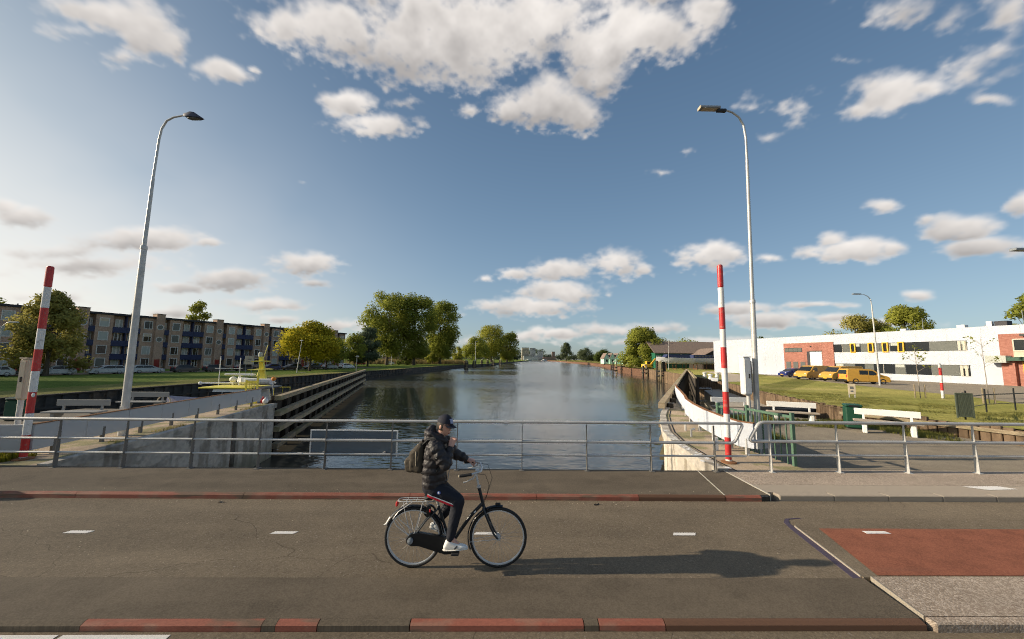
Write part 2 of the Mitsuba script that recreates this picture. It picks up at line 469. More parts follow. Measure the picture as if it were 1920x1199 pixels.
def f_water(p, n, uv):
    """Ripples: a few crossing trains broken up by noise, in metres."""
    w1 = noise(p.x * .9 + p.y * .25, p.y * 1.7, 1.0) * .034
    w2 = noise(p.x * 2.1 - p.y * .5, p.y * 3.6, 4.0) * .024
    w3 = noise(p.x * 5.2 + p.y, p.y * 8.0, 9.0) * .014
    w4 = noise(p.x * .22, p.y * .30, 2.0) * .08
    gust = .35 + 1.0 * smoothstep(.30, .75, fbm(p.x * .030, p.y * .055, 6.0, 3))
    return (w1 + w2 + w3 + w4) * gust


def f_band(p, n, uv):
    w = fbm(p.x * 30 + p.y * 30, p.z * 22, 1.0, 4)
    chip = smoothstep(.66, .72, w)
    grime = smoothstep(.5, 1.0, fbm(p.x * 8, p.y * 8, p.z * 1.6, 4)) * .6 + smoothstep(.9, .1, p.z) * .25
    return mix(mix((.70, .69, .67), (.36, .33, .28), grime), (.30, .24, .19), chip * .5)


def f_bandred(p, n, uv):
    w = fbm(p.x * 30 + p.y * 30, p.z * 22, 5.0, 4)
    chip = smoothstep(.66, .73, w)
    fade = fbm(p.x * 6, p.y * 6, p.z * 2.2, 4)
    return mix(mix((.44, .016, .020), (.56, .055, .050), fade), (.34, .22, .18), chip * .45)


def f_shed(p, n, uv):
    g = fbm(p.x * .7, p.y * .7, p.z * .35, 3)
    return mi.Color3f(.49, .525, .59) * (.86 + .16 * g)


for k, fn, r, h, sc in (('asphalt', f_asphalt, .92, None, 1), ('deck_coating', f_deck, .9, None, 1), ('aggregate', f_aggregate, .9, f_aggregate_h, 1), ('concrete', f_concrete, .9, None, 1), ('soil', f_soil, .95, None, 1), ('pale_concrete', f_pale, .9, None, 1),
                        ('path_gravel', f_path, .95, None, 1), ('turf', f_grass, .95, f_grass_h, 1), ('lush_turf', f_shade_turf, .95, f_grass_h, 1), ('brick', f_brick, .9, None, 1), ('red_brick', f_redbrick, .9, None, 1), ('timber', f_wood, .9, None, 1),
                        ('pile_steel', f_pile, .8, None, 1), ('timber_wall', f_timber_wall, .9, None, 1), ('red_paint_worn', f_red, .75, None, 1), ('red_asphalt', f_redasphalt, .92, None, 1)):
    mat(k, proc(fn), r, .25, bump=proc(h, .004) if h else None)
mat('white_paint', proc(f_band), .45, .4)
mat('red_gloss', proc(f_bandred), .36, .4)
mat('galvanised', proc(f_galv), .45, .5, .25)
mat('white_cladding', proc(f_shed), .5, .4)
scene['water_surface'] = {'type': 'bumpmap', 'tex': proc(f_water, .02), 'scale': 1.0, 'bsdf': {'type': 'principled', 'base_color': rgb(.046, .044, .036), 'roughness': .07, 'specular': .55}}
scene['foliage'] = {'type': 'principledthin', 'base_color': VC, 'roughness': .65, 'diff_trans': .9, 'spec_trans': 0.0, 'eta': 1.3}
scene['leaf_green'] = scene['foliage']
scene['pane'] = {'type': 'thindielectric', 'int_ior': 1.5}
FLAT = dict(cream=((.50, .43, .32), .5), line_white=((.62, .60, .57), .8), blue_panel=((.013, .023, .078), .5), dark_fascia=((.030, .030, .036), .6),
            frame_white=((.62, .61, .58), .5), dark_glass=((.018, .022, .026), .18), curtain=((.40, .42, .38), .7), roof_dark=((.07, .068, .07), .8), rubber=((.016, .016, .017), .7), black_metal=((.018, .02, .022), .35),
            dark_green=((.012, .060, .034), .45), fence_green=((.085, .155, .105), .5), yellow=((.72, .42, .035), .35), pale_yellow=((.66, .57, .08), .5), grey_metal=((.23, .25, .27), .4), bark=((.085, .068, .052), .9), bark_pale=((.16, .135, .105), .9),
            white_plain=((.70, .70, .69), .5), bench_white=((.74, .73, .70), .45), blue_car=((.012, .022, .13), .2), silver=((.42, .44, .46), .25), dark_car=((.025, .028, .038), .2), red_car=((.22, .02, .02), .2), mint=((.42, .62, .52), .6), green_shed=((.015, .115, .065), .55),
            tile_roof=((.18, .135, .11), .85), orange=((.72, .25, .03), .5), navy=((.03, .04, .10), .5), joint_rubber=((.062, .047, .070), .6), pale_metal=((.48, .44, .36), .5), slate=((.12, .125, .13), .5), window_grey=((.115, .122, .112), .30),
            door_grey=((.10, .105, .10), .6), smooth_concrete=((.29, .245, .195), .9), rust=((.20, .095, .045), .9), far_white=((.60, .60, .58), .7), far_brick=((.26, .17, .14), .9), sign_blue=((.10, .22, .40), .5), sign_back=((.12, .15, .18), .22))
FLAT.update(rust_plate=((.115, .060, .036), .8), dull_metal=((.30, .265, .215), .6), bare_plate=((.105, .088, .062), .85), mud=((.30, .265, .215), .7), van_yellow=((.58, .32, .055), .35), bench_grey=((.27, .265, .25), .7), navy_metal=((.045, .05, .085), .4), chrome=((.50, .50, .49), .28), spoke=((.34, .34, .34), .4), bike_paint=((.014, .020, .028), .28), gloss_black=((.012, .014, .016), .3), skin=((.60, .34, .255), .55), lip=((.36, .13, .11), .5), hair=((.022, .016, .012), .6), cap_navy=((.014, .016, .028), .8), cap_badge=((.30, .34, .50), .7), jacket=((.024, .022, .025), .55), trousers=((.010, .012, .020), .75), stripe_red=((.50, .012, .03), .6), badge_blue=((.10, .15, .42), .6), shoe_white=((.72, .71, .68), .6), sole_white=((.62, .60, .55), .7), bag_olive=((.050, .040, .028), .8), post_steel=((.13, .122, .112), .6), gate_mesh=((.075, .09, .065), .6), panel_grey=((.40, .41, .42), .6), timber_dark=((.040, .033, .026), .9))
for k, (c, r) in FLAT.items():
    mat(k, c, r)

# ================================================================== the setting: land, water, roads
ZL, ZR, ZW = -.85, .02, -2.5                 # left lawn, right lawn, water
LEFT_SHORE = [(-37.4, -200), (-37.0, 28), (-36.2, 45), (-35.2, 62), (-32.6, 90), (-30.2, 116), (-26.5, 179), (-14, 236), (-6, 330), (19, 565), (70, 1050), (85, 1180)]
RIGHT_SHORE = [(17.6, -200), (17.6, 18.2), (18.9, 22.8), (20.3, 28.4), (22.9, 35.5), (26.5, 46.2), (31.0, 61.5), (38.0, 90), (42.5, 113), (47, 150), (69, 256), (88, 400), (97, 560), (120, 850), (135, 1180)]
struct('grass_bank', sheet([(-4000, -1500)] + [(-37.4, -1500)] + LEFT_SHORE[1:] + [(85, 1180), (135, 1180), (135, 4500), (-4000, 4500)], ZL), 'lush_turf')  # dark green carries the shade lying over the left lawn
struct('grass_verge', sheet([(-37.2, -200), (-36.8, 28), (-36.0, 45), (-35.0, 62), (-32.4, 90), (-30.0, 116), (-26.3, 179), (-29, 179), (-33, 116), (-36.6, 90), (-40.4, 66), (-43.4, 47.4), (-43.6, 30), (-44.5, -200)], ZL + .006), 'turf')  # lighter, yellower turf painted as the sunlit strip along the quay
near_cut = [(17.0, 11.8), (16.9, 14.0), (16.4, 15.6), (15.6, 17.2)]
struct('grass_bank', sheet([(4500, -1500), (4500, 4500), (135.1, 4500)] + [(x, y) for x, y in RIGHT_SHORE[::-1] if y > 18] + [(15.6, 17.4), (16.4, 15.6), (16.9, 14.0), (17.4, 12.4), (24, 10.2), (60, 9.0), (60, -1500)], ZR), 'turf')
struct('water', sheet([(-300, -60), (300, -60), (300, 1400), (-300, 1400)], ZW), 'water_surface')
# ground of the two quays next to the bridge, a step below the road
struct('path', prism([(6.2, 8.55), (6.9, 13.9), (8.35, 17.5), (9.4, 19.9), (12.6, 19.6), (16.1, 17.3), (18, 14.5), (26, 10.3), (60, 9.2), (60, 8.55)], -3.2, -.2), 'path_gravel')
struct('path', prism([(-10.9, 8.6), (-12.0, 19.2), (-20.5, 19.2), (-23, 8.6)], -3.2, -.2), 'path_gravel')

struct('mud_bank', prism([(9.5, 19.95), (12.65, 19.65), (16.1, 17.35), (17.55, 18.2), (18.85, 22.8), (20.25, 28.4), (22.85, 35.5), (26.3, 46.2), (23.6, 44.5), (19.6, 35), (15.4, 27.5), (11.5, 22.5)], -3.2, -.9), 'mud')
struct('grass_bank', (np.array([[26, 9.9, .32], [21, 11.15, .32], [17.5, 12.5, .32], [17.0, 14.1, .32], [16.5, 15.7, .30], [15.7, 17.4, .2], [26, 13.0, ZR + .003], [22, 15, ZR + .003], [20.2, 16.2, ZR + .003], [19.8, 17.0, ZR + .003], [19.4, 18.0, ZR + .003], [17.7, 18.3, ZR + .003], [60, 8.8, .32], [60, 12, ZR + .003]]),
                      np.array([[0, 7, 1], [0, 6, 7], [1, 8, 2], [1, 7, 8], [2, 9, 3], [2, 8, 9], [3, 10, 4], [3, 9, 10], [4, 11, 5], [4, 10, 11], [0, 12, 13], [0, 13, 6]])), 'turf')

# ---- bridge and road
XL, XE = -16.0, 40.0
struct('road', box(-60, 60, -12, 3.78, -.5, -.052), 'asphalt')
struct('bridge_deck', prism([(XL, 3.0), (3.9, 3.0), (4.07, 3.84), (4.36, 5.9), (4.80, 6.93), (4.84, 8.46), (XL, 8.46)], -1.0, -.6), 'concrete')
struct('cycle_path', prism([(XL - 30, 4.53), (XL - 30, 6.93), (60, 6.93), (60, 4.53)], -.5, 0), 'asphalt')
strip = [(XL - 30, 3.86), (4.08, 3.86), (4.17, 4.53), (XL - 30, 4.53)]
struct('verge_strip', prism(strip, -.5, .012), 'deck_coating')
foot = [(XL, 6.97), (4.80, 6.97), (4.84, 8.46), (XL, 8.46)]
struct('footpath', prism(foot, -.6, .09), 'deck_coating')
# beyond the bridge end on the right: aggregate footpath, smooth band, kerb, cycle path slab
struct('footpath', prism([(4.86, 7.55), (60, 7.55), (60, 8.56), (4.86, 8.56)], -.6, .09), 'aggregate')
band = struct('footpath', prism([(4.86, 7.13), (60, 7.13), (60, 7.548), (4.86, 7.548)], -.6, .088), 'smooth_concrete')
kerb = thing('kerb', 'grey concrete kerb along the pale gravel footpath beyond the bridge end', 'kerb')
x = 4.98
for i in range(16):
    part(kerb, 'kerb_stone', cbox(x, x + .992, 6.945, 7.128, -.3, .092 + .001 * (i % 2), .012), 'smooth_concrete')
    x += 1.0
slab = [(4.17, 4.53), (4.42, 5.86)] + [(4.42 + .34 * (1 - math.cos(a)) + .12 * math.sin(a), 5.86 + .31 * math.sin(a)) for a in np.linspace(.2, 1.57, 7)] + [(60, 6.17), (60, 4.53)]
struct('cycle_path', prism(slab, -.3, .022), 'asphalt')
struct('cycle_path', sheet([(4.36, 4.56), (4.70, 5.78), (60, 5.78), (60, 4.56)], .027), 'red_asphalt')
struct('verge_strip', prism([(4.13, 3.86), (60, 3.86), (60, 4.528), (4.265, 4.528)], -.5, .03), 'aggregate')
jt = thing('expansion_joint', 'dark rubber joint with a pale steel edge where the red cycle path begins', 'expansion joint')
part(jt, 'rubber_seal', prism([(4.06, 4.54), (4.157, 4.54), (4.409, 5.84), (4.43, 6.0), (4.52, 6.14), (4.66, 6.176), (60, 6.176), (60, 6.20), (4.64, 6.20), (4.48, 6.17), (4.37, 6.04), (4.30, 5.80)], -.1, .005), 'joint_rubber')
part(jt, 'steel_edge', prism([(4.158, 4.56), (4.172, 4.56), (4.424, 5.88), (4.410, 5.88)], -.1, .0245), 'dull_metal')
jt = thing('expansion_joint', 'pale steel joint line running across the dark footpath near its right end', 'expansion joint')
part(jt, 'steel_edge', prism([(3.97, 6.95), (3.99, 6.95), (4.27, 8.44), (4.25, 8.44)], 0, .094), 'pale_metal')
jt = thing('expansion_joint', 'pale steel edge between the dark bridge footpath and the gravel footpath', 'expansion joint')
part(jt, 'steel_edge', prism([(4.81, 6.96), (4.85, 7.0), (4.866, 8.46), (4.842, 8.46)], -.1, .096), 'pale_metal')
jt = thing('expansion_joint', 'pale steel edge of the near verge strip where the coarse gravel begins', 'expansion joint')
part(jt, 'steel_edge', prism([(4.115, 3.86), (4.128, 3.86), (4.262, 4.53), (4.249, 4.53)], -.1, .034), 'dull_metal')

# red painted kerbs: plates with joints, some worn bare
kb = thing('red_kerb', 'long red painted steel kerb between the cycle path and the bridge footpath', 'kerb')
edges = [XL, -13.1, -10.2, -7.35, -4.5, -1.62, .6, 2.42, 3.97]
for a, b in zip(edges[:-1], edges[1:]):
    part(kb, 'kerb_plate', profile([(6.90, -.02), (6.905, .062), (6.935, .093), (6.965, .0935), (6.965, -.02)], 'x', a + .004, b - .004), 'red_paint_worn' if b < 3 else 'rust_plate')
part(kb, 'kerb_plate', profile([(6.90, -.02), (6.905, .062), (6.935, .093), (6.965, .0935), (6.965, -.02)], 'x', 3.985, 4.62), 'red_paint_worn')
part(kb, 'kerb_end', prism([(4.625, 6.90), (4.70, 6.905), (4.79, 6.935), (4.805, 6.965), (4.625, 6.965)], -.02, .085), 'black_metal')
kb = thing('red_kerb', 'low kerb along the near edge of the verge strip with patchy red paint', 'kerb')
NK = [(3.78, -.12), (3.788, -.006), (3.83, .011), (3.858, .0125), (3.858, -.12)]
for a, b, m in ((XL - 20, -3.845, 'deck_coating'), (-3.84, -2.21, 'red_paint_worn'), (-2.205, -2.08, 'deck_coating'), (-2.076, -1.70, 'red_paint_worn'), (-1.69, -.85, 'deck_coating'), (-.84, .78, 'red_paint_worn'), (.79, .92, 'deck_coating'), (.93, 1.55, 'red_paint_worn'), (1.56, 4.06, 'rust_plate')):
    part(kb, 'kerb_plate', profile(NK, 'x', a, b), m)
kerb = thing('kerb', 'grey concrete kerb of the coarse gravel verge at the bottom right', 'kerb')
for i in range(8):
    part(kerb, 'kerb_stone', cbox(4.12 + i * 1.0, 5.113 + i * 1.0, 3.755, 3.858, -.3, .031, .012), 'aggregate')

# road markings
for i, x in enumerate((-8.9, -6.07, -3.24, -.40, 2.44)):
    single('lane_dash', prism([(x, 5.60), (x + .32, 5.60), (x + .36, 5.675), (x + .04, 5.675)], -.002, .0045), 'line_white', 'short white centre line dash, ' + ('out at the far left', 'near the left edge of the picture', 'left of the bicycle', 'seen through the front wheel of the bicycle', 'right of the bicycle')[i], 'road marking', 'dashes of the cycle path centre line')
single('lane_dash', prism([(5.27, 5.61), (5.62, 5.61), (5.60, 5.69), (5.27, 5.69)], .026, .0315), 'line_white', 'short white dash on the red part of the cycle path', 'road marking', 'dashes of the cycle path centre line')
for a, b, l in ((-9, -3.97, 'white road line cut by the bottom left corner of the picture'), (-3.93, -2.98, 'short white road line at the bottom edge left of centre')):
    single('road_line', box(a, b, 3.60, 3.74, -.054, -.0475), 'line_white', l, 'road marking')
single('paint_patch', sheet([(9.3, 7.30), (9.95, 7.36), (9.75, 7.53), (9.0, 7.50)], .0925), 'line_white', 'pale worn paint patch on the smooth band of the gravel footpath', 'road marking')
single('bollard', lathe([(.11, -.2), (.11, 1.05), (.095, 1.12), (.05, 1.16), (0, 1.165)], 20), 'dark_green', 'dark bollard added unseen left of the frame to cast a shadow across the red kerb', 'bollard', to=at(-11.2, 6.78, .0))  # invented caster outside the view, there for its shadow on the kerb
# grit and leaves lying on the path
rng = np.random.default_rng(4)
g = []
for i in range(150):
    x, y, s = rng.uniform(-11, 4), rng.choice([rng.uniform(4.6, 6.85), rng.uniform(6.72, 6.88), rng.uniform(7.0, 7.15)]), rng.uniform(.005, .011)
    z = .091 if y > 6.96 else .001
    g.append(xf(ball((0, 0, 0), (s, s * rng.uniform(.5, 1), s * .35), 0), (x, y, z), rng.uniform(0, 360)))
stuff('grit', cat(*g), 'cream', 'scattered small pale grit on the cycle path and along the kerb', 'grit')
for i, (x, y, l) in enumerate(((-4.75, 6.74, 'dark crumpled leaf on the cycle path beside the left of the red kerb'), (1.62, 6.72, 'dark crumpled leaf on the cycle path below the middle of the red kerb'))):
    a = np.linspace(0, 2 * np.pi, 9)[:-1]
    v = np.column_stack([np.cos(a) * .055, np.sin(a) * .028, .006 + .012 * np.cos(3 * a)])
    single('fallen_leaf', (np.vstack([v, v + [0, 0, .002], [[0, 0, .001], [0, 0, .006]]]), np.array([[k, (k + 1) % 8, 17] for k in range(8)] + [[k, (k + 1) % 8, 17] for k in range(8)])), 'rubber', l, 'leaf', to=at(x, y, .002, 30 * i))

# ---- bridge railing (the moving part) and the railing on the quay right of it
RY = 8.40
rail = thing('bridge_railing', 'grey three-bar steel railing along the far side of the bridge deck', 'railing')


def rails(parent, pts, r, m='galvanised'):
    part(parent, 'rail', tube(pts, r, 12), m, 40)


def rounded(pts, r=.06, n=5):
    out = [np.array(pts[0], float)]
    for a, b, c in zip(pts[:-2], pts[1:-1], pts[2:]):
        a, b, c = (np.array(q, float) for q in (a, b, c))
        p, q = b + (a - b) / np.linalg.norm(a - b) * r, b + (c - b) / np.linalg.norm(c - b) * r
        out += [(1 - t) ** 2 * p + 2 * t * (1 - t) * b + t * t * q for t in np.linspace(0, 1, n)]
    return out + [np.array(pts[-1], float)]


ZT, ZM, ZB = 1.085, .685, .395
rails(rail, [(XL, RY, ZT), (-4.36, RY, ZT)], .031)
rails(rail, rounded([(-4.34, RY, ZT + .006), (5.30, RY, ZT + .03), (5.09, RY, ZM + .01), (-4.34, RY, ZM)], .10), .031)
rails(rail, [(XL, RY, ZM), (-4.36, RY, ZM)], .023)
rails(rail, [(XL, RY, ZB), (-4.36, RY, ZB)], .022)
rails(rail, [(-4.34, RY, ZB), (5.33, RY, ZB + .02)], .022)
for x in (-4.35, 0.06):
    for z, r in ((ZT, .036), (ZM, .029), (ZB, .027)):
        part(rail, 'rail_sleeve', tube([(x - .05, RY, z + .003), (x + .05, RY, z + .003)], r, 12), 'galvanised', 40)


def post_outline(top):
    return [(RY - .062, .05), (RY + .030, .05), (RY + .034, .35 * top), (RY + .028, .62 * top), (RY + .015, top - .02), (RY - .018, top - .02), (RY - .033, .62 * top), (RY - .052, .32 * top)]


def railing_post(parent, x, top, base, m):
    k = part(parent, 'post', profile([(y, z) for y, z in post_outline(top)], 'x', x - .007, x + .007), m)
    part(k.rpartition('__')[0] and parent, 'foot_plate', cbox(x - .05, x + .05, RY - .09, RY + .055, base - .01, base + .012, .004), m)


for i in range(-4, 11):
    railing_post(rail, -9.49 + 1.406 * i + .06, ZT, .09, 'post_steel')
rail = thing('quay_railing', 'grey three-bar railing with curved posts beside the gravel footpath on the right', 'railing')
z0 = .06
rails(rail, rounded([(40, RY, ZT + .09), (5.66, RY, ZT + .06), (5.40, RY, ZM + .05), (40, RY, ZM + .085)], .10), .036)
rails(rail, [(5.36, RY, ZB + .045), (40, RY, ZB + .09)], .025)
for x in (5.86, 7.37, 8.90, 10.47, 12.0, 13.5, 15.0):
    railing_post(rail, x, ZT + .07, .09, 'galvanised')
# shipping sign hung outside the railing, seen from behind
sg = thing('shipping_sign', 'flat blue-grey sign board with a pale rim hung outside the bridge railing', 'sign')
part(sg, 'board', cbox(-4.22, -2.36, 8.60, 8.612, .30, .84, .003), 'sign_back')
for a, b in (((-4.235, .29), (-4.235, .855)), ((-2.345, .29), (-2.345, .855)), ((-4.25, .855), (-2.33, .855))):
    part(sg, 'rim', beam((a[0], 8.605, a[1]), (b[0], 8.605, b[1]), .034, .022), 'white_plain')
for x in (-3.9, -2.6):
    part(sg, 'bracket', box(x - .015, x + .015, 8.43, 8.60, ZB - .02, ZB + .02), 'galvanised')

# ---- concrete abutments
ab = thing('abutment', 'grey concrete abutment with a dark vertical slot left of the bridge opening', 'abutment')
E0, E1 = np.array((-9.80, 8.50)), np.array((-11.5, 19.5))
eL = lambda y: E0 + (E1 - E0) * (y - E0[1]) / (E1[1] - E0[1])
part(ab, 'wall', prism([(-14, 8.5), tuple(E0), tuple(eL(15.75)), (-14, 15.75)], -3.5, -.06), 'concrete')
part(ab, 'wall', prism([(-14, 16.1), tuple(eL(16.1)), tuple(E1), (-14, 19.7)], -3.5, -.06), 'concrete')
part(ab, 'slot', prism([(-14, 15.748), (eL(15.75)[0] - .32, 15.748), (eL(16.1)[0] - .32, 16.102), (-14, 16.102)], -3.5, -.08), 'rubber')
for dx in (.1, .26):
    part(ab, 'slot_rail', beam(tuple(eL(15.84 + dx * .6) - [.16, 0]) + (-3.0,), tuple(eL(15.84 + dx * .6) - [.16, 0]) + (-.05,), .05, .05), 'rust')
part(ab, 'ledge', prism([(-14.2, 8.47), tuple(E0 + [.06, -.03]), tuple(E1 + [.06, .03]), (-14.2, 19.8)], -.06, .09), 'soil')
part(ab, 'rim', prism([tuple(E0 + [-.13, 0]), tuple(E0 + [.085, -.02]), tuple(E1 + [.085, .04]), tuple(E1 + [-.13, .04])], -.10, .12), 'concrete')
ab = thing('abutment', 'pale curved concrete abutment right of the bridge opening', 'abutment')
EDGE = [(4.86, 8.50), (4.90, 9.6), (5.08, 11.2), (5.50, 12.9), (6.10, 14.5), (6.95, 16.6), (7.75, 18.3)]
IN = [(6.75, 10.2), (7.3, 13.7), (8.7, 17.4), (10.5, 21.5), (11.8, 25.0)]
part(ab, 'wall', prism(EDGE + [(9.6, 21.6), (11.2, 25.4)] + IN[::-1] + [(6.75, 8.5)], -3.5, -.06), 'pale_concrete')
part(ab, 'ledge', prism([(x - .03, y) for x, y in EDGE] + [(9.57, 21.65), (11.15, 25.45)] + IN[::-1] + [(6.76, 8.49)], -.06, .09), 'soil')
rim = shapely.geometry.LineString(EDGE + [(9.6, 21.6)]).buffer(.12, cap_style=2)
part(ab, 'rim', prism(rim, -.12, .125), 'concrete')
rim2 = shapely.geometry.LineString([(x + .27, y - .05) for x, y in EDGE]).buffer(.025, cap_style=2)
part(ab, 'drain_slot', prism(rim2, 0, .0935), 'rubber')
rng = np.random.default_rng(9)
drop = []
for k in range(46):
    t = rng.uniform(0, 3.0) ** 1.0
    i = min(int(t), 4)
    a, b = np.array(EDGE[i]), np.array(EDGE[i + 1])
    c = a + (b - a) * (t - i) + rng.normal(0, .06, 2)
    an = np.linspace(0, 2 * np.pi, 9)[:-1]
    rr = rng.uniform(.02, .07) * rng.uniform(.5, 1.2, 8)
    drop.append(sheet([(c[0] + np.cos(q) * w, c[1] + 1.4 * np.sin(q) * w) for q, w in zip(an, rr)], .129 + .0003 * k % .004))
part(ab, 'bird_droppings', cat(*drop), 'white_plain', kind='stuff')
# parapets of panels on short posts
par = thing('parapet', 'long grey panelled parapet on short posts along the left abutment', 'parapet')
P0, P1 = np.array((-10.72, 9.0)), np.array((-12.02, 19.1))
for i in range(8):
    a, b = P0 + (P1 - P0) * (i / 8), P0 + (P1 - P0) * ((i + 1) / 8)
    e = (b - a) / np.linalg.norm(b - a) * .008
    part(par, 'panel', beam(tuple(a + e) + (.565,), tuple(b - e) + (.565,), .06, .57), 'panel_grey')
    part(par, 'post', beam(tuple(a * .6 + b * .4) + (-.1,), tuple(a * .6 + b * .4) + (.5,), .07, .07), 'post_steel')
part(par, 'panel', beam((-10.75, 8.96, .55), (-12.6, 8.80, .55), .06, .6), 'panel_grey')
part(par, 'cap_rail', beam(tuple(P0) + (.862,), tuple(P1) + (.862,), .09, .022), 'rust')
par = thing('parapet', 'white curved panelled parapet with a brown cap on the right abutment', 'parapet')
C = np.array([(6.42, 9.75), (6.22, 10.05), (6.32, 11.0), (6.58, 12.4), (7.02, 14.0), (7.62, 15.8), (8.34, 17.45), (9.35, 20.0), (10.4, 22.7), (11.41, 25.1)])
for a, b in zip(C[:-1], C[1:]):
    e = (b - a) / np.linalg.norm(b - a) * .006
    part(par, 'panel', beam(tuple(a + e) + (.585,), tuple(b - e) + (.585,), .07, .63), 'white_cladding')
    part(par, 'cap_rail', beam(tuple(a) + (.911,), tuple(b) + (.911,), .11, .02, .012), 'rust')
    part(par, 'post', beam(tuple((a + b) / 2) + (.05,), tuple((a + b) / 2) + (.5,), .08, .08), 'galvanised')
part(par, 'end_panel', beam((6.45, 9.74, .585), (6.95, 9.9, .585), .07, .63), 'panel_grey')
single('white_board', cbox(-.09, .09, -.02, .02, 0, .34, .006), 'white_plain', 'small white board leaning on the right abutment ledge before the curved parapet', 'board', to=at(5.72, 10.3, .09, 25))
for x, y in ((5.95, 12.1), (6.3, 13.2)):
    single('pipe_end', cat(tube([(0, 0, 0), (0, 0, .22), (.14, .06, .24)], .035, 10)), 'galvanised', 'short bent steel pipe on the abutment ledge, the ' + ('nearer' if y < 13 else 'farther') + ' of two', 'pipe', 'pipes on the right abutment ledge', smooth=40, to=at(x, y, .09))

# ---- timber fenders that guide the boats in
fe = thing('timber_fender', 'long timber fender of four beams on posts running out from the left abutment', 'fender')
A, B = np.array((-11.55, 19.55)), np.array((-23.1, 63.2))
d = (B - A) / np.linalg.norm(B - A)
nrm = np.array((d[1], -d[0]))
L = np.linalg.norm(B - A)
for z, w in ((.36, .30), (-.42, .34), (-1.2, .34), (-2.02, .30)):
    s = 0.0
    while s < L - .1:
        e = min(s + 3.75, L)
        a, b = A + d * s, A + d * e
        part(fe, 'beam', beam(tuple(a + nrm * .12 + d * .01) + (z,), tuple(b + nrm * .12 - d * .01) + (z,), w, .24 if z < 0 else .22), 'timber')
        s = e
for k in range(24):
    c = A + d * (L * (k + .5) / 24)
    part(fe, 'post', beam(tuple(c - nrm * .22) + (-3.5,), tuple(c - nrm * .22) + (.40,), .30, .30), 'timber_dark')
    if k % 3 == 0:
        part(fe, 'brace', beam(tuple(c - nrm * .3) + (-.1,), tuple(c - nrm * 1.9) + (-3.2,), .22, .22), 'timber_dark')
part(fe, 'back_planking', beam(tuple(A - nrm * .40) + (-.95,), tuple(B - nrm * .40) + (-.95,), .06, 2.3), 'timber_dark')
fe = thing('timber_fender', 'timber fender with a dark plank back running out from the right abutment', 'fender')
A, B, C2 = np.array((7.75, 18.3)), np.array((33.3, 68.2)), np.array((17.9, 35.2))
d = (B - A) / np.linalg.norm(B - A)
nrm = np.array((-d[1], d[0]))
L = np.linalg.norm(B - A)
for z in (0, -.78, -1.56, -2.3):
    for k in range(14):
        a, b = A + d * (L * k / 14 + .01), A + d * (L * (k + 1) / 14 - .01)
        za, zb = (.32 + .60 * (k + q) / 14 if z == 0 else z + .2 + .3 * (k + q) / 14 for q in (0, 1))
        part(fe, 'beam', beam(tuple(a + nrm * .14) + (za,), tuple(b + nrm * .14) + (zb,), .3, .26), 'timber')
for k in range(22):
    c = A + d * (L * (k + .5) / 22)
    part(fe, 'post', beam(tuple(c - nrm * .16) + (-3.5,), tuple(c - nrm * .16) + (.32 + .6 * k / 22,), .26, .26), 'timber_dark')
for k in range(26):
    a, b = C2 + (B - C2) * (k / 26), C2 + (B - C2) * ((k + .965) / 26)
    part(fe, 'plank', beam(tuple(a) + (-.32,), tuple(b) + (-.32,), .09, 2.46), 'timber_dark')
part(fe, 'cap', beam(tuple(C2) + (.93,), tuple(B) + (.93,), .24, .10), 'timber')
for k in (0.02, .25, .5, .75):
    c = C2 + (B - C2) * k
    part(fe, 'post', beam(tuple(c + [.14, -.07]) + (-3.4,), tuple(c + [.14, -.07]) + (.95,), .24, .24), 'timber_dark')

# ---- quay walls
def along(poly, step):
    p = np.array(poly, float)
    seg = np.linalg.norm(np.diff(p, axis=0), axis=1)
    s = np.concatenate([[0], np.cumsum(seg)])
    for q in np.arange(0, s[-1] - step, step):
        i = min(np.searchsorted(s, q, 'right') - 1, len(seg) - 1)
        dd = (p[i + 1] - p[i]) / seg[i]
        yield p[i] + dd * (q - s[i]), dd


def sheet_wall(qw, poly, step, z0, z1, m, limit, depth=.16, name='sheet_pile'):
    """U-profile piles side by side; the nearest 'limit' of them as parts."""
    w = step
    base = {}
    far = []
    for k, (c, dd) in enumerate(along(poly, step)):
        o = depth if k % 2 else 0.0
        rz = math.degrees(math.atan2(dd[1], dd[0]))
        if o not in base:
            pl = [(0, -.02), (.1 * w, -.02 - depth * .9), (.9 * w, -.02 - depth * .9), (w, -.02), (w, .06), (0, .06)] if o else [(0, -.02), (w, -.02), (w, .06), (0, .06)]
            base[o] = prism(pl, z0, z1)
            base[o, 'd'] = ply(base[o], m)
        if k < limit:
            part(qw, name, base[o, 'd'], to=at(c[0], c[1], 0, rz))
        else:
            far.append(xf(base[o], (c[0], c[1], 0), rz))
    if far:
        part(qw, name + 's_far', cat(*far), m, kind='stuff')


qw = thing('quay_wall', 'dark steel sheet-pile quay wall below the lawn on the left bank', 'quay wall')
LS = [(-37.3, 14.0)] + [p for p in LEFT_SHORE if 14 < p[1] < 240]
sheet_wall(qw, [(-37.3, 14), (-37, 28), (-36.2, 45), (-35.2, 62), (-32.6, 90), (-30.2, 116)], .56, -3.2, -.93, 'pile_steel', 150)
far = LEFT_SHORE[5:]
part(qw, 'low_wall_far', cat(*[beam(tuple(a) + (-1.8,), tuple(b) + (-1.8,), .3, 1.7, .1) for a, b in zip(far[:-1], far[1:])]), 'pile_steel')
for a, b in zip([(-37.35, -40)] + LS[:-1], LS):
    part(qw, 'cap_beam', beam(tuple(a) + (-.89,), tuple(b) + (-.89,), .5, .12, .02), 'smooth_concrete' if a[1] < 0 else 'timber_dark')
    part(qw, 'waling', beam((a[0] + .22, a[1], -1.9), (b[0] + .22, b[1], -1.9), .10, .16, .02), 'pile_steel')
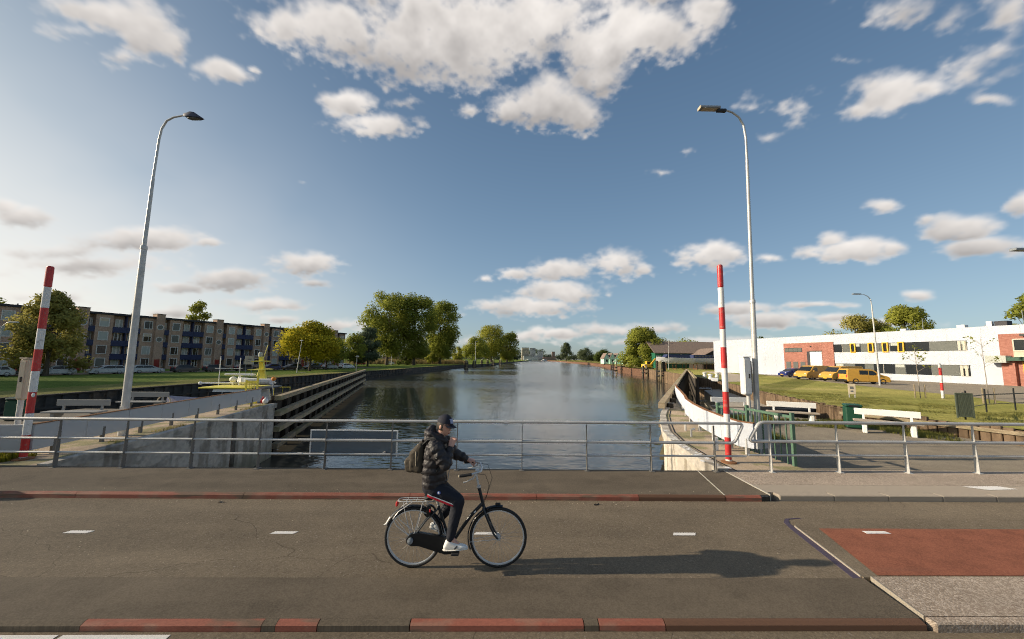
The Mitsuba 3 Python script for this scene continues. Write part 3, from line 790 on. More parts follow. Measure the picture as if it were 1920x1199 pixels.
qw = thing('quay_wall', 'brown timber-post quay wall below the lawn on the right of the inlet', 'quay wall')
RS = [(15.6, 17.4), (17.6, 18.2), (18.9, 22.8), (20.3, 28.4), (22.9, 35.5), (26.5, 46.2), (31.0, 61.5), (38.0, 90), (42.5, 113)]
rng = np.random.default_rng(3)
pw = [ply(xf(cbox(-.12, .12, -.09, .09, -3.2, h, .02), rz=a), 'timber_wall') for h, a in ((.10, 0), (.14, 4), (.07, -5), (.12, 8))]
for k, (c, dd) in enumerate(along(RS[:6], .29)):
    part(qw, 'timber_post', pw[k % 4], to=at(c[0] - dd[1] * .03, c[1] + dd[0] * .03, rng.uniform(-.05, .02), math.degrees(math.atan2(dd[1], dd[0]))))
part(qw, 'low_wall_far', cat(*[beam(tuple(a) + (-1.3,), tuple(b) + (-1.3,), .3, 2.7, .1) for a, b in zip(RS[5:-1], RS[6:])]), 'timber_wall')
RB = RIGHT_SHORE[8:]
part(qw, 'low_wall_far', cat(*[beam(tuple(a) + (-1.4,), tuple(b) + (-1.4,), .3, 2.4, .1) for a, b in zip(RB[:-1], RB[1:])]), 'rust_plate')
rw = thing('retaining_wall', 'low retaining wall of brown timber posts behind the white benches on the right', 'retaining wall')
for k, (c, dd) in enumerate(along([(26, 9.75), (21, 11.0), (17.4, 12.4), (16.9, 14.0), (16.4, 15.6), (15.6, 17.4)], .27)):
    part(rw, 'timber_post', pw[(k * 7) % 4], to=at(c[0], c[1], rng.uniform(.18, .28), math.degrees(math.atan2(dd[1], dd[0]))))
for k, (a, b) in enumerate([((26, 9.6), (21, 10.85)), ((21, 10.85), (17.3, 12.25)), ((17.3, 12.25), (16.75, 14)), ((16.75, 14), (16.25, 15.55)), ((16.25, 15.55), (15.45, 17.3))]):
    part(rw, 'waling', beam(a + (.2,), b + (.2,), .08, .12, .02), 'timber')

# ================================================================== buildings
SU = 1.118
ft = T().translate([-85.2, 77.0, 0]).rotate([0, 0, 1], 66.5)
WIN = {}


def window_set(w, h, ply_key, pane, mull=1):
    """(frame dict, pane dict) of a window in its own coordinates: x along the wall, y into it, z up."""
    key = (w, h, mull)
    if key not in WIN:
        b = .12
        ms = [box(0, w, -.03, .07, 0, b), box(0, w, -.03, .07, h - b, h), box(0, b, -.03, .07, b, h - b), box(w - b, w, -.03, .07, b, h - b)]
        if mull == 1:
            ms.append(box(w * .62, w * .62 + .06, -.02, .06, b, h - b))
        if mull == 2:
            ms += [box(w * .45, w * .45 + .22, -.02, .06, b, h - b), box(b, w * .45, -.02, .06, h * .48, h * .48 + .05)]
        WIN[key] = ply(cat(*ms), 'frame_white')
    if (w, h, pane) not in WIN:
        WIN[w, h, pane] = ply(box(.12, w - .12, .035, .05, .12, h - .12), pane)
    return WIN[key], WIN[w, h, pane]


def put_window(bld, tw, x, y, z, w, h, pane, mull=1, blind=False):
    fr, pn = window_set(w, h, bld, pane, mull)
    to = tw @ T().translate([x, y, z])
    k = part(bld, 'window', fr, to=to)
    part(k, 'pane', pn, to=to)
    if blind:
        part(k, 'blind', ply(box(.1, w - .1, .01, .03, h * .62, h - .09), 'cream'), to=to)


def apartment(label, tw, k0, k1, end, detail=True, seed=1):
    rng = np.random.default_rng(seed)
    bld = thing('apartment_building', label, 'apartment building')
    ROWS = [-.17, 2.47, 5.33, 8.19]
    U = 12.52
    s0, s1 = -.7 + U * k0, end
    add = lambda name, m, mt, **kw: part(bld, name, ply(m, mt), to=tw, **kw)
    add('back_wall', box(s0, s1, 1.2, 10, -1.2, 10.8), 'brick')
    add('roof', box(s0 - .25, s1 + .25, -.3, 10.3, 10.72, 11.14), 'dark_fascia')
    pk = lambda: ['dark_glass', 'curtain', 'window_grey', 'dark_glass', 'curtain'][rng.integers(5)]
    for k in range(k0, k1):
        a = -.7 + U * k
        if a + 2 > end: break
        W = lambda lo, hi: (a + lo, min(a + hi, end))
        # stair tower with round windows
        add('stair_tower', box(a, a + 1.6, -.55, 1.2, -1.2, 11.72), 'brick')
        add('stair_tower_cap', box(a - .06, a + 1.66, -.62, 1.3, 11.72, 11.86), 'dark_fascia')
        if detail:
            for z in (5.9, 8.75):
                ring = lathe([(.62, -.06), (.62, .06), (.5, .06), (.5, -.06), (.62, -.06)], 20)
                q = part(bld, 'round_window', ply(xf(ring, (a + .8, -.56, z), rx=90), 'frame_white'), to=tw)
                part(q, 'pane', ply(xf(lathe([(0, -.01), (.5, -.01), (.5, .02), (0, .02)], 20), (a + .8, -.565, z), rx=90), 'window_grey'), to=tw)
            add('stair_door', box(a + .3, a + 1.3, -.6, -.5, -1.0, 1.4), 'red_car')
        # brick bays
        for lo, hi in ((2.8, 5.45), (10.05, 12.52)):
            b0, b1 = W(lo, hi)
            if b1 - b0 < .5: continue
            add('brick_bay', box(b0, b1, 0, 1.2, -1.2, 10.72), 'brick')
            if detail and b1 - b0 > 2:
                for z in ROWS:
                    put_window(bld, tw, b0 + .52, -.055, z, 1.55, 1.85, pk(), int(rng.random() < .45), rng.random() < .12)
        # balcony bays: slab, blue panel, windows behind
        for lo, hi, n in ((1.6, 2.8, 1), (5.45, 10.05, 2)):
            b0, b1 = W(lo, hi)
            if b1 - b0 < 1: continue
            if n == 2 and detail:
                add('party_wall', box((b0 + b1) / 2 - .06, (b0 + b1) / 2 + .06, .12, 1.2, -1.2, 10.72), 'navy')
            for r, z in enumerate(ROWS):
                if detail:
                    for i in range(n):
                        q0 = b0 + (b1 - b0) * i / n
                        w = (b1 - b0) / n
                        put_window(bld, tw, q0 + w * .30, 1.02, z - .25, min(1.25, w * .62), 2.0, pk(), 2 if rng.random() < .6 else 1)
                if r:
                    add('balcony_slab', box(b0 + .01, b1 - .01, .06, 1.2, z - 1.14, z - .96), 'smooth_concrete')
                    for i in range(n):
                        q0, q1 = b0 + (b1 - b0) * i / n, b0 + (b1 - b0) * (i + 1) / n
                        add('balcony_panel', box(q0 + .02, q1 - .02, 0, .055, z - 1.16, z + .03 + .03 * (i % 2)), 'blue_panel')
    if detail:
        for i in range(26):
            x, y = rng.uniform(s0, s1), rng.uniform(1.5, 9)
            h = rng.uniform(.25, .8)
            add('roof_vent', cat(tube([(x, y, 11.1), (x, y, 11.14 + h)], .12, 8), box(x - .2, x + .2, y - .2, y + .2, 11.14, 11.14 + h * .4)), 'smooth_concrete')
    return bld


apartment('long four storey brick apartment block with blue balconies and stair towers behind the lawn', ft, -2, 6, 67.6)
apartment('unseen brick block added left of the frame to shade the lawn', T().translate([-74.5, -28, 0]).rotate([0, 0, 1], 88), 0, 6, 74.0, detail=False)  # made-up block out of view, placed to throw shade over the left lawn
struct('road', sheet([(-90, 20), (-72, 52), (-46, 112), (-40, 128), (-46, 131), (-53, 113), (-80, 53), (-97, 20)], ZL + .004), 'asphalt')

# ---- the long white hall on the right
HB = 1.034
ht = T().translate([51.29, 81.98, 0]).rotate([0, 0, 1], -75.12)
hall = thing('industrial_hall', 'long low white hall with window strips and two red brick blocks behind the parked vans', 'building')
ha = lambda name, m, mt, **kw: part(hall, name, ply(m, mt), to=ht, **kw)
RT = 7.31
SR = shapely.geometry.box
open_ = [SR(10.6, -1, 19.4, 6.08), SR(19.40, 4.28, 35.3, 5.62), SR(19.40, .95, 35.4, 2.42), SR(38.1, -1, 47.5, 6.25)]
solid = lambda g: g.difference(shapely.ops.unary_union(open_))
x = -6.6
while x < 47.4:
    e = min(x + (2.2 if x < 10 else 3.2), 47.5)
    g = solid(SR(x + .006, -.3, e - .006, RT - .085))
    for q in getattr(g, 'geoms', [g]):
        if q.area > .05:
            v, f = prism(q, 0, .12)
            ha('cladding_panel', (np.column_stack([v[:, 0], -v[:, 2] + .06, v[:, 1]]), f), 'white_cladding')
    x = e
ha('core_wall', box(-6.6, 47.5, .075, 38, -.4, RT - .09), 'white_cladding')
ha('roof', box(-6.62, 47.52, -.075, 38.02, RT - .08, RT), 'white_cladding')
ha('roof_membrane', box(-6.3, 47.3, .3, 37.8, RT - .05, RT + .01), 'roof_dark')
ha('brick_block', prism(SR(10.62, -.18, 19.38, .2), -.3, 6.06), 'red_brick')
ha('brick_cornice', box(10.6, 19.4, -.21, -.05, 6.06, 6.12), 'pale_metal')
s = HB
q = ha('window', box(10.5 * s, 13.65 * s, -.23, -.17, 4.42, 5.20), 'dark_fascia')
for i in range(4):
    part(q, 'pane', ply(box(10.5 * s + .06 + i * .8, 10.5 * s + .80 + i * .8, -.245, -.2, 4.5, 5.13), 'window_grey'), to=ht)
q = ha('dock_door', box(15.0 * s, 16.95 * s, -.26, -.17, .1, 4.42), 'white_plain')
for i in range(6):
    part(q, 'slat', ply(box(15.05 * s, 16.9 * s, -.285, -.25, .3 + i * .68, .3 + i * .68 + .62), 'white_plain'), to=ht)
part(q, 'frame', ply(cat(box(15.0 * s - .5, 15.0 * s, -.3, -.17, 0, 4.5), box(15 * s, 16.95 * s, -.3, -.17, 4.42, 4.6)), 'dark_fascia'), to=ht)
for i in (10.65, 11.95, 13.25):
    q = ha('door', box(i * s, (i + .85) * s, -.24, -.17, -.05, 2.62), 'door_grey')
    part(q, 'handle', ply(box(i * s + .7, i * s + .76, -.28, -.24, 1.0, 1.2), 'pale_metal'), to=ht)
ha('wall_lamp', box(15.6, 15.8, -.3, -.17, 5.3, 5.5), 'black_metal')
rng = np.random.default_rng(12)
for z0, z1, dark in ((4.28, 5.62, (1.5, 2.6, 4.2, 9.2, 12.8)), (.95, 2.42, (1.0, 3.9, 9.8, 13.8))):
    x, n = 19.42, 0
    while x < 35.2:
        w = float(rng.choice([1.25, 1.3, 1.6]) if x < 27.5 else rng.choice([.9, 2.8]))
        e = min(x + w, 35.28)
        k = ha('window', box(x + .03, e - .03, .0, .12, z0 + .03, z1 - .03), 'window_grey' if rng.random() < .78 else 'dark_glass')
        if rng.random() < .3:
            part(k, 'frame', ply(box(e - .09, e - .04, -.04, .1, z0 + .03, z1 - .03), 'pale_metal'), to=ht)
        if rng.random() < .16:
            part(k, 'blind', ply(box(x + .1, e - .1, -.03, -.005, z1 - .45, z1 - .05), 'curtain'), to=ht)
        x = e
    ha('sill', box(19.4, 35.35, -.12, .02, z0 - .06, z0 - .003), 'white_plain')
for sx in (21.9, 24.35, 26.2, 28.1):
    q = ha('yellow_window', cat(box(sx, sx + .74, -.2, .02, 4.18, 4.32), box(sx, sx + .74, -.2, .02, 5.58, 5.72), box(sx, sx + .15, -.2, .02, 4.32, 5.58), box(sx + .59, sx + .74, -.2, .02, 4.32, 5.58)), 'yellow')
    part(q, 'pane', ply(box(sx + .15, sx + .59, -.06, -.03, 4.32, 5.58), 'dark_glass'), to=ht)
for sx, w in ((34.4, .26), (34.85, .26)):
    for z0, z1 in ((4.35, 5.55), (1.0, 2.36)):
        ha('louvre', box(sx, sx + w, -.1, .0, z0, z1), 'pale_metal')
# entrance block
ha('brick_block', prism(SR(38.12, -.35, 47.5, .2), -.3, 6.24), 'red_brick')
for x0 in (39.2, 41.1, 43.0, 44.9):
    q = ha('window', cat(box(x0, x0 + 1.75, -.42, -.3, 4.15, 4.27), box(x0, x0 + 1.75, -.42, -.3, 5.5, 5.62), box(x0, x0 + .12, -.42, -.3, 4.27, 5.5), box(x0 + 1.63, x0 + 1.75, -.42, -.3, 4.27, 5.5)), 'pale_metal')
    part(q, 'pane', ply(box(x0 + .12, x0 + 1.63, -.38, -.352, 4.27, 5.5), 'dark_glass'), to=ht)
ha('spandrel', box(39.2, 47, -.40, -.352, 3.45, 4.13), 'cream')
q = ha('canopy', box(38.9, 47.5, -1.5, -.36, 2.98, 3.42), 'dark_green')
part(q, 'fascia', ply(box(37.3, 39.0, -1.56, -.5, 2.75, 3.6), 'curtain'), to=ht)
ha('pilaster', box(38.9, 39.35, -.8, -.36, -.1, 2.97), 'red_brick')
for i in range(4):
    q = ha('door', box(39.9 + i * 1.2, 41.0 + i * 1.2, -.42, -.352, 0, 2.9), 'dark_glass')
    part(q, 'frame', ply(box(39.82 + i * 1.2, 39.9 + i * 1.2, -.47, -.352, 0, 2.9), 'yellow'), to=ht)
ha('flood_lamp', cat(box(40.0, 40.4, -.9, -.6, 5.9, 6.15), box(40.15, 40.25, -.62, -.3, 6.0, 6.08)), 'black_metal')
ha('flood_lamp', cat(box(41.2, 41.6, -.9, -.6, 5.9, 6.15), box(41.35, 41.45, -.62, -.3, 6.0, 6.08)), 'black_metal')
for x0, y0, w, h, m in ((27.4, 2, .7, .45, 'white_plain'), (33.1, 3, .8, .6, 'white_plain'), (36.2, 2.2, .5, .8, 'white_plain'), (36.9, 2.2, 1.1, .75, 'dark_fascia'), (34.2, 5, 1.6, .35, 'dark_fascia'), (35.3, 4, .4, .5, 'grey_metal')):
    ha('roof_unit', cbox(x0, x0 + w, y0, y0 + w, RT, RT + h, .03), m)
for x0, h in ((39.0, 2.0), (39.6, 1.6), (29.6, 1.9)):
    ha('roof_mast', tube([(x0, 3, RT), (x0, 3, RT + h)], .035, 6), 'grey_metal')
struct('parking_lot', sheet([(55.5, 92), (48, 66), (38, 37.6), (36.3, 29.6), (33.3, 24), (29, 14.5), (60, 11), (75, 45), (57, 95)], ZR + .004), 'path_gravel')
struct('path', sheet([(27.5, 46), (31.0, 47.5), (45, 70), (52, 92), (49, 93), (41, 71), (29.5, 51)], ZR + .005), 'smooth_concrete')

# ---- boatyard sheds, mint green huts, far houses
def gable_house(name, label, cat_, x, y, rz, w, d, h, rise, wall, roof, z=ZR, group=None, extras=()):
    k = thing(name, label, cat_, group)
    tw = at(x, y, z, rz)
    part(k, 'wall', ply(profile([(-w / 2, 0), (w / 2, 0), (w / 2, h), (0, h + rise), (-w / 2, h)], 'y', 0, d), wall), to=tw)
    t = .16
    for sgn in (-1, 1):
        o = .35
        v = [(0, h + rise + .02), (sgn * (w / 2 + o), h - o * rise / (w / 2) + .02), (sgn * (w / 2 + o), h - o * rise / (w / 2) + .02 + t), (0, h + rise + .02 + t)]
        part(k, 'roof', ply(profile(v, 'y', -o, d + o), roof), to=tw)
    for nm, m, mt in extras:
        part(k, nm, ply(m, mt), to=tw)
    return k


k = thing('boat_shed', 'long low boat shed with brown roof and dark green front behind the white boats', 'shed')
tw = at(51.5, 128, ZR, -2)
part(k, 'wall', ply(box(0, 26, 0, 14, 0, 5.2), 'green_shed'), to=tw)
part(k, 'roof', ply(profile([(-1.0, 5.2), (7, 9.4), (15, 5.2), (15, 5.0), (7, 9.1), (-1.0, 5.0)], 'x', -.6, 27), 'tile_roof'), to=tw)
for i in range(4):
    part(k, 'door', ply(box(1 + i * 3.2, 3.9 + i * 3.2, -.12, -.003, 0, 4.2), 'dark_green'), to=tw)
for i in range(2):
    part(k, 'lamp', ply(box(3.5 + i * 5, 3.9 + i * 5, -.35, -.05, 4.55, 4.8), 'white_plain'), to=tw)
gable_house('boat_shed', 'small dark gabled shed with pale eaves beside the white hall', 'shed', 67.5, 118, 0, 9.5, 10, 4.2, 2.4, 'timber_dark', 'tile_roof',
            extras=[('window', box(-.8, .8, -.08, -.003, 4.4, 5.0), 'curtain'), ('bargeboard', box(-5.2, -4.4, -.45, -.3, 3.6, 4.2), 'cream'), ('bargeboard', box(4.4, 5.2, -.45, -.3, 3.6, 4.2), 'cream'), ('door', box(-1.4, 1.4, -.08, -.003, 0, 3.0), 'door_grey')])
for i, (px, yy, w, h, l) in enumerate(((61.0, 235, 4.0, 5.4, 'leftmost of the mint green waterside huts with steep gables'), (64.6, 234, 4.0, 5.4, 'second from the left of the mint green waterside huts'), (68.2, 233, 4.0, 5.4, 'third from the left of the mint green waterside huts'))):
    gable_house('waterside_hut', l, 'hut', px + 8.5, yy + 20, 0, w, 9, h * .70, h * .62, 'mint', 'tile_roof', group='mint green waterside huts', extras=[('window', box(-.7, .7, -.08, -.003, 1.4, 3.0), 'dark_glass')])
gable_house('waterside_hut', 'broad mint green waterside building with a dark green end wall', 'hut', 83, 246, 0, 9, 12, 6.0, .8, 'mint', 'tile_roof', extras=[('end_wall', box(1.2, 4.4, -.15, -.003, .2, 5.9), 'green_shed'), ('door', box(-3.2, -1.2, -.1, -.003, 0, 3.4), 'cream')])
gable_house('waterside_hut', 'tall mint green hut with arched windows beside the round waterside tree', 'hut', 74, 205, 0, 8, 9, 5.6, 3.2, 'mint', 'tile_roof', extras=[('window', box(-2.6, -1.4, -.1, -.003, 1.2, 4.4), 'dark_glass'), ('window', box(1.2, 2.4, -.1, -.003, 1.2, 4.4), 'dark_glass')])
gable_house('house', 'low brick house with a slate roof seen under the tall poplars', 'house', -52, 250, 0, 16, 10, 3.6, 3.2, 'far_brick', 'slate', z=ZL, extras=[('window', box(-5, -2.5, -.1, -.003, 1.2, 2.6), 'dark_glass'), ('window', box(2.5, 5, -.1, -.003, 1.2, 2.6), 'dark_glass')])
gable_house('house', 'second low brick house seen between the trunks of the poplars', 'house', -72, 245, 0, 13, 10, 3.4, 3.2, 'far_brick', 'tile_roof', z=ZL, extras=[('window', box(-4, -2, -.1, -.003, 1.2, 2.6), 'dark_glass')])
for i, (px, w, h, d, m, l) in enumerate(((56, 22, 38, 20, 'cream', 'far beige apartment tower at the end of the canal'), (82, 17, 37, 16, 'far_white', 'far white apartment tower right of the beige one at the end of the canal'), (107, 16, 28, 18, 'far_white', 'far white stepped building at the end of the canal'), (60, 46, 13, 12, 'far_white', 'long low white building on the far waterfront'), (122, 40, 10, 12, 'far_brick', 'low red brick building on the far waterfront'), (152, 9, 26, 9, 'far_brick', 'slim far brick chimney block at the right end of the canal'))):
    k = thing('far_building', l, 'building')
    y = 1200 + (0 if h > 20 else -14)
    part(k, 'wall', box(px, px + w, y, y + d, -1, h), m)
    part(k, 'roof', box(px - .3, px + w + .3, y - .3, y + d + .3, h, h + 1.2), 'roof_dark')
    for r in range(int(h // 4)):
        part(k, 'window_band', box(px + .8, px + w - .8, y - .25, y - .01, 2.2 + r * 3.8, 3.8 + r * 3.8), 'window_grey')

# ================================================================== trees and plants
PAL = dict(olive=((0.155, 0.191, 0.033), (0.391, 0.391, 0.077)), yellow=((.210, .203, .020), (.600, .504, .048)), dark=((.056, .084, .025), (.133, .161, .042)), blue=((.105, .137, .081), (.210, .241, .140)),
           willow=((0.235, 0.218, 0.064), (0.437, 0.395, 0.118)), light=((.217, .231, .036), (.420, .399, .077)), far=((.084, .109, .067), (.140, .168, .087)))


def leaves(c, r, n, size, pal, rng, flat=.75, tone=1.0):
    """n leaf tufts in lobes: centres c (k, 3), radii r (k, 3); denser towards each lobe's skin."""
    k = rng.choice(len(c), n, p=(r.prod(1) ** .66) / (r.prod(1) ** .66).sum())
    d = rng.normal(size=(n, 3))
    d /= np.linalg.norm(d, axis=1, keepdims=True)
    p = c[k] + d * r[k] * (rng.random((n, 1)) ** .38) + rng.normal(size=(n, 3)) * size * .4
    nrm = d * flat + rng.normal(size=(n, 3)) * .8 + [0, 0, .25]
    nrm /= np.linalg.norm(nrm, axis=1, keepdims=True)
    nrm *= np.where((nrm * d).sum(1, keepdims=True) < 0, -1, 1)
    a = np.cross(nrm, rng.normal(size=(n, 3)))
    a /= np.linalg.norm(a, axis=1, keepdims=True)
    b = np.cross(nrm, a)
    s = size * rng.uniform(.55, 1.35, (n, 1))
    bend = nrm * s * rng.uniform(-.3, .3, (n, 1))
    v = np.stack([p - a * s * .62, p - b * s * rng.uniform(.28, .5, (n, 1)) + bend, p + a * s * .62, p + b * s * rng.uniform(.28, .5, (n, 1)) + bend], 1).reshape(-1, 3)
    i = np.arange(n) * 4
    f = np.vstack([np.stack([i, i + 1, i + 2], 1), np.stack([i, i + 2, i + 3], 1)])
    lo, hi = np.array(PAL[pal][0]), np.array(PAL[pal][1])
    lt = rng.random(len(c))[k]
    t = np.clip(.55 * lt + .45 * rng.random(n), 0, 1)[:, None]
    col = np.repeat((lo + (hi - lo) * t) * tone * .97, 4, 0)
    whole = p - (c * r[:, :1]).sum(0) / r[:, 0].sum()
    sn = nrm * .22 + d * .70 + .35 * whole / (np.linalg.norm(whole, axis=1, keepdims=True) + 1e-6)
    sn = np.repeat(sn / np.linalg.norm(sn, axis=1, keepdims=True), 4, 0)
    path = meshkit.write_ply((v, f), False, None, col, normals=sn)
    return {'type': 'ply', 'filename': path, 'face_normals': False, 'bsdf': {'type': 'ref', 'id': 'foliage'}}


def tree(name, label, cat_, x, y, z, top, w, pal, seed, n=6000, size=.45, base=.22, shape='round', lobes=26, lean=0.0, group=None, trunks=1, depth=None, lobe=.2, bark='bark'):
    rng = np.random.default_rng(seed)
    k = thing(name, label, cat_, group)
    h = top - z
    D = depth or w
    cb = z + h * base
    cs, rs = [], []
    while len(cs) < lobes:
        t = rng.random()
        if shape == 'round': prof = math.sin(math.pi * min(1, t * .92 + .08)) ** .55
        elif shape == 'tall': prof = min(1, t * 3.2 + .35) * (1 - max(0, t - .55) ** 1.5 * 2.1)
        elif shape == 'cone': prof = (1 - t) ** .8 * .95 + .05
        elif shape == 'vase': prof = (.42 + .58 * min(1, t * 1.7)) * math.sqrt(max(0, 1 - max(0, t - .5) ** 2 * 3.4))
        elif shape == 'dome': prof = math.sqrt(max(0, 1 - t ** 2.2))
        a = rng.uniform(0, 2 * math.pi)
        rr = prof * math.sqrt(rng.uniform(.2, 1))
        lr = lobe * w * rng.uniform(.65, 1.25)
        px_, py_ = math.cos(a) * rr * max(.05, w / 2 - lr * .45), math.sin(a) * rr * max(.05, D / 2 - lr * .45)
        pz = cb + lr * .6 + t * max(.1, (z + h - cb - lr * 1.5))
        cs.append((x + px_ + lean * t, y + py_, pz))
        rs.append((lr, lr, lr * rng.uniform(.65, .95)))
    cs, rs = np.array(cs), np.array(rs)
    wood = []
    for q in range(trunks):
        ox = (q - (trunks - 1) / 2) * w * .16
        r0 = .018 * h + .05
        hh = h * (.74 if shape != 'cone' else .94)
        p = [(x + ox + .10 * math.sin(q + i * 1.3) * i * .3, y + .08 * i * math.cos(i + q), z - .15 + (hh + .15) * i / 6) for i in range(7)]
        wood.append(tube(p, [r0 * 1.35] + [r0 * (1 - .8 * i / 6) for i in range(1, 7)], 8))
        near = rng.permutation(lobes)[:14]
        for i in near:
            t0 = rng.uniform(.25, .75)
            s = np.array(p[0]) + (np.array(p[-1]) - p[0]) * t0
            m_ = (s + cs[i]) / 2 + [0, 0, -.04 * h * rng.random()]
            wood.append(tube([s, m_, cs[i]], [r0 * .38, r0 * .22, r0 * .07], 5))
    part(k, 'trunk', cat(*wood), bark, True)
    part(k, 'crown', leaves(cs, rs, n, size, pal, rng))
    return k


tree('willow_tree', 'broad yellowing willow in front of the left end of the apartment block', 'tree', -67.8, 57.5, ZL, 12.0, 8.6, 'willow', 21, 12000, .36, .05, 'dome', 46, lobe=.17)
tree('background_tree', 'olive green tree rising behind the left end of the apartment roof', 'tree', -112, 80, ZL, 17.0, 13, 'olive', 22, 4000, .55, .25)
tree('background_tree', 'second olive tree behind the apartment roof at the left edge', 'tree', -127, 84, ZL, 17.5, 14, 'olive', 23, 4000, .55, .25)
tree('background_tree', 'slim poplar standing above the middle of the apartment roof', 'tree', -100, 124, ZL, 20.6, 7, 'olive', 24, 7000, .5, .1, 'tall', 30, lobe=.24)
tree('background_tree', 'treetop just showing above the right end of the apartment roof', 'tree', -72, 148, ZL, 13.8, 6, 'dark', 25, 2500, .5, .2, 'cone', 16)
tree('chestnut_tree', 'yellow green spreading tree on the lawn in front of the apartment block', 'tree', -45.0, 88.6, ZL, 11.2, 14.4, 'yellow', 26, 15000, .42, .20, 'round', 40, lobe=.17)
tree('chestnut_tree', 'dark leafy tree behind the right side of the yellow green lawn tree', 'tree', -46.0, 99, ZL, 8.2, 10.5, 'olive', 27, 6000, .42, .18, 'round', 26)
tree('maple_tree', 'dark brownish tree right of the apartment block end', 'tree', -48.0, 122, ZL, 10.4, 7.4, 'olive', 28, 5000, .42, .16, 'round', 26)
tree('willow_tree', 'grey green upright willow left of the tall poplars', 'tree', -50.5, 141, ZL, 14.2, 11, 'blue', 29, 13000, .42, .05, 'dome', 36, lobe=.18)
tree('poplar_tree', 'tallest poplar with a wide ragged crown, left in the big group by the canal', 'tree', -51.5, 167, ZL, 32.6, 23, 'olive', 30, 20000, .62, .08, 'vase', 84, lobe=.165, group='tall poplars by the left bank')
tree('poplar_tree', 'broad poplar in the middle of the big group by the canal', 'tree', -41.0, 172, ZL, 32.8, 22, 'olive', 31, 20000, .62, .08, 'vase', 84, lobe=.165, group='tall poplars by the left bank')
tree('poplar_tree', 'poplar at the right of the big group leaning towards the water', 'tree', -34.5, 203, ZL, 34.0, 22, 'olive', 32, 20000, .66, .05, 'vase', 84, lobe=.165, lean=1.5, group='tall poplars by the left bank')
tree('shrub', 'round yellow green shrub under the right poplar', 'shrub', -38, 200, ZL, 6.2, 7, 'light', 33, 2500, .5, .02, 'dome', 16)
tree('shrub', 'dark shrub between the trunks of the tall poplars', 'shrub', -46, 178, ZL, 7.0, 8, 'dark', 34, 2500, .5, .02, 'dome', 16)
tree('bank_tree', 'small yellow green tree on the left bank right of the tall poplars', 'tree', -44.5, 364, ZL, 15.0, 12, 'light', 35, 3500, .7, .06, 'round', 20)
tree('bank_tree', 'rounded dark tree half shaded on the left bank', 'tree', -24, 318, ZL, 23, 24, 'olive', 36, 11000, .75, .04, 'dome', 34)
tree('bank_tree', 'light yellow green tree with a rounded top on the left bank', 'tree', -13.0, 372, ZL, 40, 36, 'light', 37, 15000, .9, .08, 'round', 44)
tree('bank_tree', 'second light green tree touching the rounded one, nearer the canal', 'tree', 2.5, 385, ZL, 35, 25, 'light', 38, 10000, .9, .06, 'round', 34)
tree('bank_tree', 'low bush at the water edge where the left bank ends', 'bush', 4.0, 430, ZL, 15, 17, 'olive', 39, 3500, .9, .02, 'dome', 20)
tree('bank_tree', 'farthest low bush of the left bank', 'bush', 12.5, 520, ZL, 15, 18, 'far', 40, 3000, 1.0, .02, 'dome', 18)
tree('bank_tree', 'tall bush at the far right bank beside the end of the canal', 'bush', 98, 598, ZR, 31, 21, 'far', 41, 5000, 1.1, .03, 'dome', 30)
tree('bank_tree', 'lower broad bush on the right bank left of the mint green huts', 'bush', 102, 470, ZR, 19, 22, 'far', 42, 5000, .95, .02, 'dome', 30)
tree('bank_tree', 'small dark tree behind the mint green huts', 'tree', 106, 400, ZR, 15, 20, 'dark', 43, 3500, .9, .05, 'dome', 20)
tree('round_tree', 'big rounded olive tree on the right bank behind the mooring posts', 'tree', 51.0, 139, ZR - .8, 15.4, 17.5, 'olive', 44, 20000, .52, .02, 'dome', 60, lobe=.15)
for i, (x, y, t, w, l) in enumerate(((87, 215, 17.5, 22, 'leftmost of the trees above the boat shed roof'), (106, 218, 16.8, 24, 'second tree above the boat shed roof'), (128, 225, 14.6, 22, 'low tree behind the gabled shed'), (119, 170, 15.3, 9, 'round dark tree behind the left end of the white hall roof'), (141, 168, 10.6, 12, 'low treetop above the middle of the white hall'))):
    tree('background_tree', l, 'tree', x, y, ZR, t, w, 'olive' if i < 3 else 'dark', 50 + i, 4500, .62, .12, 'round', 26)
tree('background_tree', 'yellow olive tree behind the white hall, left of the dark one', 'tree', 143, 150, ZR, 22.6, 19, 'willow', 60, 12000, .6, .02, 'round', 34)
tree('background_tree', 'lower olive tree behind the white hall beside the dark pointed one', 'tree', 154, 154, ZR, 21.6, 17, 'willow', 61, 11000, .6, .02, 'round', 30)
tree('background_tree', 'dark pointed tree behind the white hall roof', 'tree', 153.0, 140, ZR, 26.3, 15, 'olive', 62, 12000, .55, .05, 'round', 34, lobe=.2)
tree('background_tree', 'dark tree cut by the right edge of the picture', 'tree', 110.0, 75, ZR, 18.0, 10, 'olive', 63, 9000, .45, .02, 'round', 30, lobe=.2)
rng = np.random.default_rng(77)
cs = np.array([(x, rng.uniform(1240, 1330), rng.uniform(5, 14) + (16 if 85 < x < 130 or 35 < x < 52 else 0)) for x in np.linspace(-380, 330, 120)])
stuff('far_wood', leaves(cs, np.tile([11.0, 11, 9], (len(cs), 1)), 16000, 3.0, 'far', rng), None, 'hazy dark line of far trees closing the end of the canal', 'trees')
cs = np.array([(-330 + 250 * t, 250 + 260 * t + rng.uniform(-20, 20), rng.uniform(3, 9)) for t in np.linspace(0, 1, 44)] + [(120 + 400 * t, 330 - 60 * t, rng.uniform(3, 7)) for t in np.linspace(0, 1, 40)])
stuff('far_wood', leaves(cs, np.tile([8.0, 8, 6], (len(cs), 1)), 14000, 1.4, 'far', rng), None, 'low dark belt of trees behind the buildings on both banks', 'trees')

